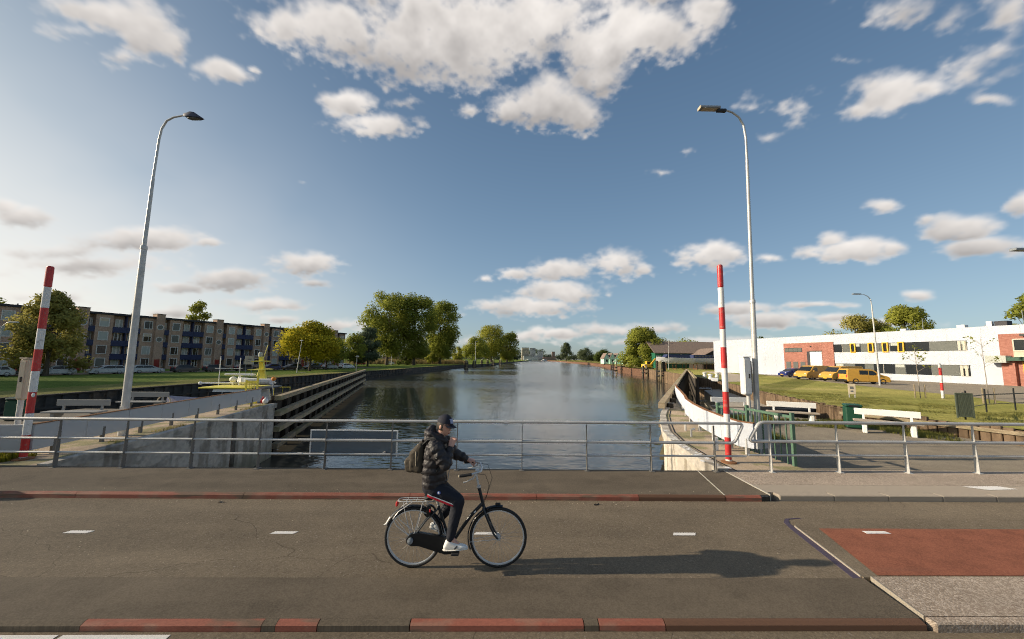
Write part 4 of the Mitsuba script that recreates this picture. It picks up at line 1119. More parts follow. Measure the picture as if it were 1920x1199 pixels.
# reeds and rough grass on the left bank, weeds and grass tufts nearer
def blades(pts, h, wd, rng, lo, hi, spread=.5):
    n = len(pts)
    a = rng.uniform(0, 2 * np.pi, n)
    dv = np.column_stack([np.cos(a), np.sin(a), np.zeros(n)])
    hh = h * rng.uniform(.45, 1.2, (n, 1))
    tip = pts + dv * hh * spread * rng.random((n, 1)) + np.column_stack([np.zeros((n, 2)), hh])
    sd = np.column_stack([-dv[:, 1], dv[:, 0], np.zeros(n)]) * wd
    mid = pts * .45 + tip * .55 + np.column_stack([np.zeros((n, 2)), hh * .12])
    v = np.stack([pts - sd, pts + sd, mid + sd * .7, mid - sd * .7, tip], 1).reshape(-1, 3)
    i = np.arange(n) * 5
    f = np.vstack([np.stack([i, i + 1, i + 2], 1), np.stack([i, i + 2, i + 3], 1), np.stack([i + 3, i + 2, i + 4], 1)])
    col = np.repeat(np.array(lo) + (np.array(hi) - lo) * rng.random((n, 1)), 5, 0)
    sn = np.repeat(np.array([[0, 0, 1.0]]) + .25 * dv, 5, 0)
    path = meshkit.write_ply((v, f), False, None, col, normals=sn / np.linalg.norm(sn, axis=1, keepdims=True))
    return {'type': 'ply', 'filename': path, 'face_normals': False, 'bsdf': {'type': 'ref', 'id': 'foliage'}}


rng = np.random.default_rng(15)
t = rng.random(9000)
P = np.column_stack([-75 + 50 * t + rng.normal(0, 2, 9000), 195 + 25 * t + rng.normal(0, 4, 9000), np.full(9000, ZL)])
stuff('reed_bed', blades(P, 2.4, .16, rng, (.20, .155, .06), (.42, .33, .15), .35), None, 'strip of tall dry straw-coloured grass under the poplars on the left bank', 'grass')


def tuft_area(name, poly, n, h, wd, label, lo, hi, z, seed, clump=0.0):
    rng = np.random.default_rng(seed)
    g = shapely.geometry.Polygon(poly)
    x0, y0, x1, y1 = g.bounds
    P = np.column_stack([rng.uniform(x0, x1, n * 3), rng.uniform(y0, y1, n * 3), np.full(n * 3, z)])
    keep = shapely.contains_xy(g, P[:, 0], P[:, 1])
    if clump:
        keep &= meshkit.fbm(P * [1.1, 1.1, 0] + seed, 3, seed) > clump
    P = P[keep][:n]
    stuff(name, blades(P, h, wd, rng, lo, hi), None, label, 'grass')


GR = ((.175, .19, .04), (.36, .325, .095))
tuft_area('grass', [(7.4, 13.2), (12.1, 17.6), (15.9, 17.2), (16.3, 15.6), (16.8, 13.9), (17.3, 12.4), (26, 9.7), (26, 9.3), (17, 11.6), (15.2, 13.7), (13.5, 15.6), (11, 16.2), (8.6, 14.5)], 30000, .16, .008, 'patchy grass along the foot of the low timber wall behind the benches', *GR, z=-.2, seed=3, clump=.42)
tuft_area('grass', [(16.9, 13.2), (16.6, 16), (17.8, 19), (22, 33), (26, 30), (27, 12), (24, 10.4)], 16000, .085, .010, 'uneven tufts of grass on the near part of the right lawn', (.22, .225, .06), (.46, .41, .13), z=ZR + .01, seed=4, clump=.5)
tuft_area('grass', [(9.3, 12.5), (8.7, 14), (9.3, 17.4), (12.2, 17.7), (12, 16.6), (10, 15)], 9000, .28, .009, 'taller grass against the inside of the curved white parapet', *GR, z=-.2, seed=5)
tuft_area('weeds', [(-12.0, 8.7), (-10.9, 8.6), (-10.8, 9.25), (-12.0, 9.1)], 900, .22, .012, 'yellow green weeds at the foot of the left barrier pole', (.10, .12, .015), (.38, .34, .04), z=.05, seed=6)
tuft_area('weeds', [(6.0, 8.6), (12, 8.58), (12, 8.95), (6.0, 9.1)], 1500, .12, .008, 'thin weeds behind the quay railing posts', (.12, .13, .02), (.32, .30, .07), z=-.19, seed=7, clump=.5)
tuft_area('weeds', [(-10.1, 9.2), (-10.5, 9.2), (-11.85, 18.8), (-11.5, 18.8)], 1800, .06, .008, 'sparse moss and weeds along the left abutment ledge', (.14, .14, .02), (.34, .30, .06), z=.09, seed=8, clump=.52)

# ================================================================== street furniture
def barrier(label, x, y, cuts, r=.066):
    k = thing('barrier_pole', label, 'barrier pole')
    part(k, 'base_plate', lathe([(.17, .0), (.17, .03), (.10, .05), (0, .05)], 16), 'rust', 40, to=at(x, y, .085))
    for i, (a, b) in enumerate(zip(cuts[:-1], cuts[1:])):
        m = lathe([(r, b + .001), (r, a - .001)] if i else [(r - .02, b), (r, b + .02), (r, a - .03), (r - .02, a), (0, a)], 24)
        part(k, 'white_band' if i % 2 else 'red_band', m, 'white_paint' if i % 2 else 'red_gloss', 40, to=at(x, y))
    return k


k = barrier('raised red and white striped barrier pole at the left end of the bridge', -10.78, 8.95, [4.52, 4.02, 3.525, 3.035, 2.56, 2.06, 1.585, 1.11, .627, .15, .06])
part(k, 'reflector', ball((.085, -.05, 1.52), (.035, .02, .05), 2), 'white_plain', True, to=at(-10.78, 8.95))
barrier('raised red and white striped barrier pole at the right end of the bridge', 5.36, 9.12, [4.88, 4.30, 3.80, 3.265, 2.82, 2.31, 1.745, 1.23, .68, .17, .06])
single('barrier_pole', cat(*[tube([(0, 0, a), (0, 0, b)], .085, 14) for a, b in ((0, .55), (1.1, 1.65), (2.2, 2.5))]), 'white_paint', 'far red and white striped pole on the right lawn before the hall', 'barrier pole', smooth=40, to=at(32.0, 27.2, ZR))
_k = [q for q in scene if q.startswith('barrier_pole')][-1]
scene[_k + '__red_band'] = ply(cat(tube([(0, 0, .552), (0, 0, 1.098)], .085, 14), tube([(0, 0, 1.652), (0, 0, 2.198)], .085, 14)), 'red_gloss', 40, to_world=at(32.0, 27.2, ZR))


def lamp(label, x, y, pts, radii, head, m='galvanised', group=None, name='street_lamp'):
    k = thing(name, label, 'street lamp', group)
    for i, (p, r) in enumerate(zip(pts, radii)):
        part(k, ('base_section', 'pole', 'arm')[i], tube(p, r, 16), m, 50)
    for nm, mesh, mt in head:
        part(k, nm, mesh, mt, 40)
    return k


X, Y = -11.23, 11.6
arc = [(X + dx, Y, z) for dx, z in ((.03, 8.02), (.055, 8.7), (.075, 9.3), (.12, 9.68), (.25, 9.96), (.46, 10.09), (.72, 10.15), (.84, 10.155))]
hd = trimesh.convex.convex_hull(np.array([(X + .80, Y + s * .05, 10.13 + dz) for s in (-1, 1) for dz in (0, .07)] + [(X + 1.42, Y + s * .03, 10.06) for s in (-1, 1)] + [(X + a, Y + s * b, 10.09 + c) for a, b, c in ((.92, .10, .09), (1.05, .11, .145), (1.18, .11, .12), (.95, .12, -.02), (1.25, .10, -.025)) for s in (-1, 1)]))
lamp('tall galvanised lamp post with a dark teardrop head leaning over the left abutment', X, Y, [[(X, Y, -.25), (X + .0, Y, 5.76)], [(X + .0, Y, 5.76), (X + .03, Y, 8.02)], arc], [[.10, .078], [.055, .045], np.linspace(.036, .024, 8)],
     [('lamp_head', (np.array(hd.vertices), np.array(hd.faces)), 'navy_metal'), ('lens', xf(ball((0, 0, 0), (.20, .085, .035), 2), (X + 1.10, Y, 10.055)), 'window_grey'), ('step_collar', xf(lathe([(.079, -.06), (.088, -.05), (.088, .05), (.056, .08)], 16), (X, Y, 5.76)), 'galvanised')])
part([q for q in labels if q.startswith('street_lamp')][-1], 'post_door', cbox(X - .06, X + .06, Y - .104, Y - .09, .5, .95, .004), 'galvanised')
X, Y = 7.16, 10.6
arc = [(X + dx, Y, z) for dx, z in ((.05, 8.52), (.05, 9.2), (.0, 9.62), (-.13, 9.88), (-.33, 10.03), (-.52, 10.09), (-.60, 10.095))]
lamp('tall pale galvanised lamp post with a flat bar head above the right abutment', X, Y, [[(X - .08, Y, -.25), (X - .02, Y, 4.2)], [(X - .02, Y, 4.2), (X + .05, Y, 8.52)], arc], [[.082, .066], [.052, .042], np.linspace(.034, .024, 7)],
     [('lamp_head', cbox(X - 1.32, X - .72, Y - .10, Y + .10, 10.10, 10.175, .012), 'grey_metal'), ('lens', box(X - 1.27, X - .80, Y - .08, Y + .08, 10.09, 10.099), 'cream'), ('end_cap', cbox(X - 1.345, X - 1.322, Y - .095, Y + .095, 10.09, 10.18, .004), 'cream'), ('bracket', cbox(X - .80, X - .52, Y - .05, Y + .05, 10.03, 10.12, .01), 'black_metal'),
      ('step_collar', xf(lathe([(.067, -.05), (.076, -.04), (.076, .04), (.053, .07)], 16), (X - .02, Y, 4.2)), 'galvanised')])
X, Y = 42.5, 42.2
lamp('slim lamp post with a short arm on the lawn before the hall', X, Y, [[(X, Y, 0), (X - .15, Y, 9.2)], [(X - .15, Y, 9.2), (X - .2, Y, 9.8)], [(X - .2, Y, 9.8), (X - .5, Y, 10.2), (X - 1.0, Y, 10.42), (X - 1.4, Y, 10.45)]], [[.10, .06], [.05, .045], [.045, .04, .035, .03]], [('lamp_head', cbox(X - 2.3, X - 1.35, Y - .12, Y + .12, 10.38, 10.52, .02), 'grey_metal')])
X, Y = -42.7, 79.0
lamp('thin leaning lamp post on the left lawn before the yellow green tree', X, Y, [[(X, Y, ZL), (X + .35, Y, 3.0)], [(X + .35, Y, 3.0), (X + .62, Y, 5.7)]], [[.09, .06], [.05, .04]], [('lamp_head', xf(ball((0, 0, 0), (.35, .14, .09), 2), (X + .55, Y, 5.78)), 'white_plain')])
single('drain_cover', cbox(-.6, .6, -.4, .4, 0, .08, .02), 'smooth_concrete', 'pale concrete cover at the foot of the leaning lamp post', 'drain cover', to=at(-41.6, 79, ZL))
X, Y = -62.7, 48.0
lamp('curved lamp post cut by the left edge of the picture', X, Y, [[(X, Y, ZL), (X, Y, 3.5)], [(X, Y, 3.5), (X, Y, 5.3)], [(X, Y, 5.3), (X + .12, Y, 5.8), (X + .5, Y, 6.15), (X + .9, Y, 6.28)]], [[.09, .07], [.05, .05], [.05, .045, .04, .035]], [('lamp_head', cbox(X + .85, X + 1.9, Y - .12, Y + .12, 6.2, 6.34, .03), 'white_plain')])
X, Y = -34.3, 88.6
lamp('short yellow post lamp at the water edge on the left lawn', X, Y, [[(X, Y, ZL), (X, Y, 2.3)]], [[.11, .10]], [('lamp_head', xf(ball((0, 0, 0), (.42, .2, .22), 2), (X + .12, Y, 2.6)), 'pale_metal')], m='cream')
X, Y = -49.2, 166.0
lamp('far lamp post in front of the trunks of the tall poplars', X, Y, [[(X, Y, ZL), (X, Y, 12.3)]], [[.17, .10]], [('lamp_head', cbox(X - .1, X + 1.3, Y - .2, Y + .2, 12.2, 12.45, .04), 'grey_metal')])
X, Y = -20.0, 262
lamp('far lamp post in front of the rounded dark tree', X, Y, [[(X, Y, ZL), (X, Y, 14.4)]], [[.2, .12]], [('lamp_head', cbox(X - .1, X + 1.6, Y - .3, Y + .3, 14.3, 14.6, .04), 'grey_metal')])
X, Y = 18.6, 12.0
lamp('lamp head reaching in from the right edge of the picture', X, Y, [[(X, Y, -.3), (X, Y, 5.6)], [(X, Y, 5.6), (X, Y, 6.0)], [(X, Y, 6.0), (X - .25, Y, 6.28), (X - .9, Y, 6.34)]], [[.09, .06], [.05, .045], [.04, .035, .03]], [('lamp_head', cbox(X - 1.55, X - .85, Y - .10, Y + .10, 6.30, 6.385, .015), 'grey_metal')])
for x, y, h, l in ((83, 215, 14.0, 'slim mast rising over the mint green huts'), (45.5, 104, 8.4, 'thin pale flag pole by the green boat shed'), (61, 90, 9.0, 'thin leaning mast beside the white hall')):
    single('mast', tube([(0, 0, 0), (.05 * h * .2, 0, h * .5), (.02 * h, 0, h)], [.11, .08, .04], 8), 'galvanised', l, 'mast', smooth=True, to=at(x, y, ZR))

# cabinets on poles
def cabinet(label, x0, x1, y, d, z0, z1, base, m, poles):
    k = thing('traffic_cabinet', label, 'cabinet')
    part(k, 'box', cbox(x0, x1, y, y + d, z0, z1, .025), m)
    part(k, 'door', cbox(x0 + .025, x1 - .025, y - .014, y - .002, z0 + .04, z1 - .05, .004), m)
    part(k, 'lid', cbox(x0 - .008, x1 + .008, y - .018, y + d + .008, z1 + .001, z1 + .025, .008), m)
    for px_ in poles:
        part(k, 'pole', tube([(px_, y + d / 2, base), (px_, y + d / 2, z0)], .052, 12), 'galvanised', 40)
    part(k, 'handle', box(x1 - .09, x1 - .06, y - .034, y - .014, (z0 + z1) / 2 - .06, (z0 + z1) / 2 + .06), 'black_metal')


cabinet('beige cabinet on a grey pole beside the left barrier', -11.60, -11.42, 9.30, .11, 1.36, 2.33, -.2, 'cream', (-11.51,))
cabinet('pale grey cabinet on a pole beside the right lamp post', 6.70, 6.92, 10.48, .20, 1.56, 2.60, -.2, 'white_plain', (6.86,))
part('traffic_cabinet_001', 'side_box', cbox(6.923, 6.98, 10.52, 10.66, 1.62, 2.5, .02), 'smooth_concrete')

# benches
bp = Proto()
bp.add('backrest', cbox(-.92, .92, .20, .25, .66, .90, .012), 'bench_white')
bp.add('seat', cbox(-.98, .92, -.28, .16, .44, .50, .012), 'smooth_concrete')
for s in (-1, 1):
    bp.add('leg', cbox(s * .66 - .07, s * .66 + .07, -.20, .12, 0, .438, .02), 'bench_white')
    bp.add('back_support', beam((s * .66, .175, .3), (s * .66, .222, .68), .07, .05), 'bench_white')
bg = Proto((q, {**d, 'bsdf': {'type': 'ref', 'id': 'bench_grey'}}) for q, d in bp)  # white bench recoloured grey, shade painted in for the two left benches
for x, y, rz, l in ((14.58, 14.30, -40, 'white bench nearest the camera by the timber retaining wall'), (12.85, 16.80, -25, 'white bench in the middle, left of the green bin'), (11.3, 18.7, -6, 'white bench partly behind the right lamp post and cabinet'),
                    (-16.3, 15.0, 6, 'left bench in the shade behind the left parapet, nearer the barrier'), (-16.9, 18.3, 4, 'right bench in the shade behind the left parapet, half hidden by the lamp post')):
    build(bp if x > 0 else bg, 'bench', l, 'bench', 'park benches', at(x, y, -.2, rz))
lb = Proto()
lb.add('body', cbox(-.31, .31, -.31, .31, .05, 1.02, .04), 'dark_green')
lb.add('lid', cbox(-.33, .33, -.33, .33, 1.021, 1.15, .05), 'dark_green')
lb.add('opening', box(-.2, .2, -.335, -.32, 1.05, 1.12), 'black_metal')
lb.add('foot', box(-.25, .25, -.25, .25, 0, .05), 'black_metal')
build(lb, 'litter_bin', 'dark green litter bin between the two right white benches', 'litter bin', 'green litter bins', at(14.45, 15.6, -.2, -30, .86))
build(lb, 'litter_bin', 'dark green litter bin behind the left barrier pole', 'litter bin', 'green litter bins', at(-19.4, 15.7, -.2, 10, .78))

# green balustrade by the right abutment, gate panel, fence, signs
k = thing('green_fence', 'green painted steel balustrade behind the right end of the bridge railing', 'fence')
a, b = np.array((6.62, 10.3)), np.array((6.74, 8.85))
for i in range(9):
    c = a + (b - a) * i / 8
    if i in (0, 8):
        part(k, 'post', beam(tuple(c) + (-.2,), tuple(c) + (1.30,), .07, .07), 'fence_green')
    else:
        part(k, 'baluster', beam(tuple(c) + (.06,), tuple(c) + (1.17,), .022, .022), 'fence_green')
for z, h in ((1.20, .06), (.03, .05)):
    part(k, 'rail', beam(tuple(a) + (z,), tuple(b) + (z,), .05, h), 'fence_green')
c = np.array((6.6, 11.6))
part(k, 'post', beam((6.62, 11.7, -.2), (6.62, 11.7, 1.2), .09, .09), 'fence_green')
for z in (1.1, .06):
    part(k, 'rail', beam((6.62, 11.64, z), tuple(a) + (z,), .04, .05), 'fence_green')
for i in range(1, 7):
    part(k, 'baluster', beam((6.62, 11.7 - .2 * i, .08), (6.62, 11.7 - .2 * i, 1.08), .022, .022), 'fence_green')
k = thing('gate_panel', 'dark green mesh gate panel standing on the right lawn', 'gate')
to = at(20.6, 16.7, .1, -18, .85)
part(k, 'frame', ply(cat(box(-.36, -.30, -.03, .03, 0, 1.3), box(.30, .36, -.03, .03, 0, 1.3), box(-.3, .3, -.03, .03, 1.24, 1.3), box(-.3, .3, -.03, .03, .06, .12)), 'gate_mesh'), to=to)
for i in range(11):
    part(k, 'slat', ply(box(-.29 + i * .055, -.255 + i * .055, -.015, .015, .12, 1.24), 'gate_mesh'), to=to)
k = thing('wire_fence', 'low dark post and rail fence along the far side of the right lawn', 'fence')
fp = [(20.7, 16.8), (22.3, 18.0), (25.2, 19.5), (28.0, 20.4), (31.2, 21.4), (35, 22.5)]
for x, y in fp:
    part(k, 'post', beam((x, y, -.1), (x, y, 1.22), .045, .045), 'black_metal')
for p, q in zip(fp[:-1], fp[1:]):
    part(k, 'rail', beam(p + (.92,), q + (.92,), .03, .05), 'black_metal')
    part(k, 'rail', beam(p + (.42,), q + (.42,), .02, .03), 'black_metal')


def board_sign(name, label, x, y, z, rz, w, h, zb, m, frame_m='white_plain', cat_='sign', marks=()):
    k = thing(name, label, cat_)
    to = at(x, y, z, rz)
    part(k, 'board', ply(cbox(-w / 2, w / 2, -.02, .02, zb, zb + h, .008), m), to=to)
    for s in (-1, 1):
        part(k, 'post', ply(beam((s * w * .36, .05, -.1), (s * w * .36, .05, zb + h * .9), .05, .05), frame_m), to=to)
    for a0, a1, b0, b1, mm in marks:
        part(k, 'mark', ply(box(a0 * w, a1 * w, -.026, -.021, zb + b0 * h, zb + b1 * h), mm), to=to)


board_sign('notice_sign', 'small cream notice sign on the lawn edge above the green bin', 25.0, 26.9, ZR, -30, .42, .72, .25, 'cream', 'galvanised', marks=((-.25, .25, .5, .75, 'slate'), (-.2, .2, .2, .35, 'slate')))
board_sign('notice_sign', 'white notice sign on thin posts on the left bank behind the yellow boat', -36.9, 55.5, ZL, 10, 1.15, 1.2, 2.1, 'cream', 'grey_metal', marks=((-.2, .3, .55, .66, 'slate'), (-.3, .1, .3, .36, 'slate')))
board_sign('info_board', 'blue information board under the yellow green tree', -55.4, 113.5, ZL, 25, 2.3, 2.5, 1.0, 'sign_blue', 'white_plain', marks=((-.1, .45, .1, .35, 'white_plain'),))

for i, (x, y, h, l) in enumerate(((30.1, 27.0, 3.7, 'young staked tree with few leaves left of the far striped pole'), (31.0, 23.8, 4.3, 'bare young tree in front of the white end of the hall'))):
    k = thing('sapling', l, 'young tree')
    rng = np.random.default_rng(90 + i)
    br = [tube([(x, y, 0), (x - .05, y, h * .5), (x - .1, y, h)], [.026, .018, .008], 7)]
    tips = []
    for q in range(10):
        z0 = h * rng.uniform(.45, .92)
        a = rng.uniform(0, 6.28)
        e = (x - .07 + .55 * math.cos(a), y + .55 * math.sin(a), z0 + .45)
        br.append(tube([(x - .06, y, z0), e], [.009, .004], 5))
        tips.append(e)
    part(k, 'trunk', cat(*br), 'smooth_concrete', True)
    part(k, 'crown', leaves(np.array(tips), np.full((10, 3), .22), 60 if i else 110, .11, 'olive', rng))
    for s in (-1, 1):
        part(k, 'stake', tube([(x + s * .38, y, -.1), (x + s * .38, y, 1.0)], .04, 8), 'timber', 40)
for i, (x, y, l) in enumerate(((31.0, 58.1, 'white mooring bollard at the slipway, left of three'), (28.2, 51.4, 'white mooring bollard at the slipway, middle of three'), (33.2, 58.6, 'white mooring bollard at the slipway, right of three'))):
    single('mooring_bollard', lathe([(.28, -.1), (.28, .25), (.2, .3), (.2, .5), (.3, .58), (.3, .72), (0, .78)], 14), 'white_plain', l, 'bollard', 'white mooring bollards', smooth=40, to=at(x, y, ZR))
single('kerb_beam', cbox(-2.6, 2.6, -.4, .4, 0, .25, .03), 'white_plain', 'white concrete beam lying at the slipway edge', 'beam', to=at(27.4, 48.9, ZR, 60))
k = thing('guard_frame', 'thin steel guard frame standing in the inlet behind the right fender', 'guard rail')
for p, q in (((21.7, 42, -2.7), (21.7, 42, -.5)), ((23.1, 42, -2.7), (23.1, 42, -.5)), ((21.7, 42, -.5), (23.1, 42, -.5)), ((21.7, 42, -1.9), (23.1, 42, -1.9))):
    part(k, 'tube', tube([p, q], .05, 8), 'galvanised', 40)
k = thing('yellow_gate', 'yellow painted steel gate frame at the end of the left abutment', 'gate')
for x, t in ((-12.98, 1.25), (-12.42, 1.45)):
    part(k, 'post', beam((x, 19.45, .05), (x, 19.45, t), .07, .07), 'pale_yellow')
part(k, 'post_cap', lathe([(.07, 0), (.05, .12), (.02, .22), (.03, .26), (0, .3)], 10), 'pale_yellow', to=at(-12.42, 19.45, 1.45))
for z, h in ((1.16, .12), (.30, .10), (.14, .18)):
    part(k, 'rail', beam((-12.95, 19.45, z), (-12.45, 19.45, z), .04, h), 'pale_yellow')
for x in (-12.82, -12.70, -12.58):
    part(k, 'bar', beam((x, 19.45, .35), (x, 19.45, 1.1), .025, .025), 'pale_yellow')
single('hoop_rail', tube([(-.32, 0, 0), (-.30, 0, .5), (-.18, 0, .68), (0, 0, .74), (.18, 0, .68), (.30, 0, .5), (.32, 0, 0)], .03, 8), 'cream', 'pale hoop rail behind the left parapet beside the far bench', 'rail', smooth=True, to=at(-16.35, 18.75, -.2))
for i, (x, y, c, l) in enumerate(((-12.15, 19.55, 'red_gloss', 'red mooring buoy on the end of the left abutment'), (-11.9, 19.35, 'white_plain', 'white mooring buoy on the end of the left abutment'))):
    single('buoy', cat(ball((0, 0, .14), (.13, .13, .14), 2), tube([(0, 0, .26), (0, 0, .34)], .03, 8)), c, l, 'buoy', smooth=40, to=at(x, y, .09))

# mooring posts (dolphins)
def dolphin(label, x, y, top, n, w, seed, group=None):
    rng = np.random.default_rng(seed)
    k = thing('mooring_post', label, 'mooring posts', group)
    for i in range(n):
        a = 2 * math.pi * i / n + .5
        dx, dy = math.cos(a) * w * .5, math.sin(a) * w * .5
        h = top - rng.uniform(0, .45)
        part(k, 'pile', tube([(x + dx * 1.25, y + dy * 1.25, -4), (x + dx, y + dy, h)], .24, 9), 'timber' if i % 2 else 'timber_dark', 40)
    for z in (-1.0, .1):
        part(k, 'band', lathe([(w * .5 + .26, z - .14), (w * .5 + .30, z - .1), (w * .5 + .30, z + .1), (w * .5 + .26, z + .14)], 14), 'rubber', to=at(x, y))
    part(k, 'cap', lathe([(w * .4, top - .1), (w * .42, top + .05), (0, top + .25)], 12), 'pale_metal', to=at(x, y))


for i, (x, y, t, n, w, l) in enumerate(((36.9, 88.6, 2.5, 5, 1.7, 'tall pale topped cluster of mooring posts nearest on the right bank'), (40.3, 108, 1.2, 4, 1.2, 'second cluster of mooring posts from the right, in front of the yellow digger'), (47.0, 137, 1.3, 4, 1.5, 'third cluster of mooring posts from the right, before the round tree'), (46.8, 149, 1.6, 4, 1.4, 'fourth cluster of mooring posts from the right, at the left edge of the round tree'),
                                        (38.7, 132, 2.1, 4, 1.5, 'dark cluster of mooring posts standing farthest out on the right'), (-17.4, 174, 1.6, 4, 1.3, 'nearest cluster of mooring posts on the left bank'), (-16.3, 206, 1.5, 4, 1.5, 'second cluster of mooring posts on the left bank'), (-13.9, 236, 1.9, 3, 1.2, 'third cluster of mooring posts on the left bank'),
                                        (-11.3, 256, 2.0, 3, 1.4, 'fourth cluster of mooring posts on the left bank'), (-8.0, 270, 1.9, 4, 1.6, 'fifth cluster of mooring posts on the left bank'), (-3.0, 290, 1.9, 4, 1.6, 'sixth and farthest cluster of mooring posts on the left bank'))):
    dolphin(l, x, y, t, n, w, 200 + i, 'mooring post clusters in the canal')

# ================================================================== vehicles
def shell(pr, w, tumble=.0, zt=.9, bev=.06):
    """Lofts a side outline (x, z) across the width; the part above zt leans in by tumble."""
    pr = np.array(pr, float)
    c = pr.mean(0)
    ht_ = pr[:, 1].max()
    rows = []
    for y, s in ((-w, .965), (-w + bev, 1.0), (w - bev, 1.0), (w, .965)):
        q = c + (pr - c) * s
        t = np.clip((q[:, 1] - zt) / max(ht_ - zt, 1e-3), 0, 1)
        rows.append(np.column_stack([q[:, 0], y * (1 - tumble * t), q[:, 1]]))
    n = len(pr)
    f = []
    for i in range(3):
        for j in range(n):
            a, b = i * n + j, i * n + (j + 1) % n
            f += [[a, b, b + n], [a, b + n, a + n]]
    _, tr = trimesh.creation.triangulate_polygon(shapely.geometry.Polygon(pr), engine='earcut')
    v = np.vstack(rows)
    back = np.array([int(np.argmin(((pr - q) ** 2).sum(1))) for q in _])
    tr = back[tr]
    f += [list(t[::-1]) for t in tr] + [[t[0] + 3 * n, t[1] + 3 * n, t[2] + 3 * n] for t in tr]
    m = trimesh.Trimesh(v, np.array(f), process=False)
    trimesh.repair.fix_normals(m)
    return np.array(m.vertices), np.array(m.faces)


def side_glass(poly, w, tumble, zt, ht_, s, eps=.006):
    poly = np.array(poly, float)
    v2, f = trimesh.creation.triangulate_polygon(shapely.geometry.Polygon(poly), engine='earcut')
    t = np.clip((v2[:, 1] - zt) / (ht_ - zt), 0, 1)
    y = s * (w * (1 - tumble * t) + eps)
    a = np.column_stack([v2[:, 0], y, v2[:, 1]])
    b = np.column_stack([v2[:, 0], y - s * .02, v2[:, 1]])
    n = len(v2)
    m = trimesh.Trimesh(np.vstack([a, b]), np.vstack([f, f + n]), process=False)
    return np.array(m.vertices), np.array(m.faces)


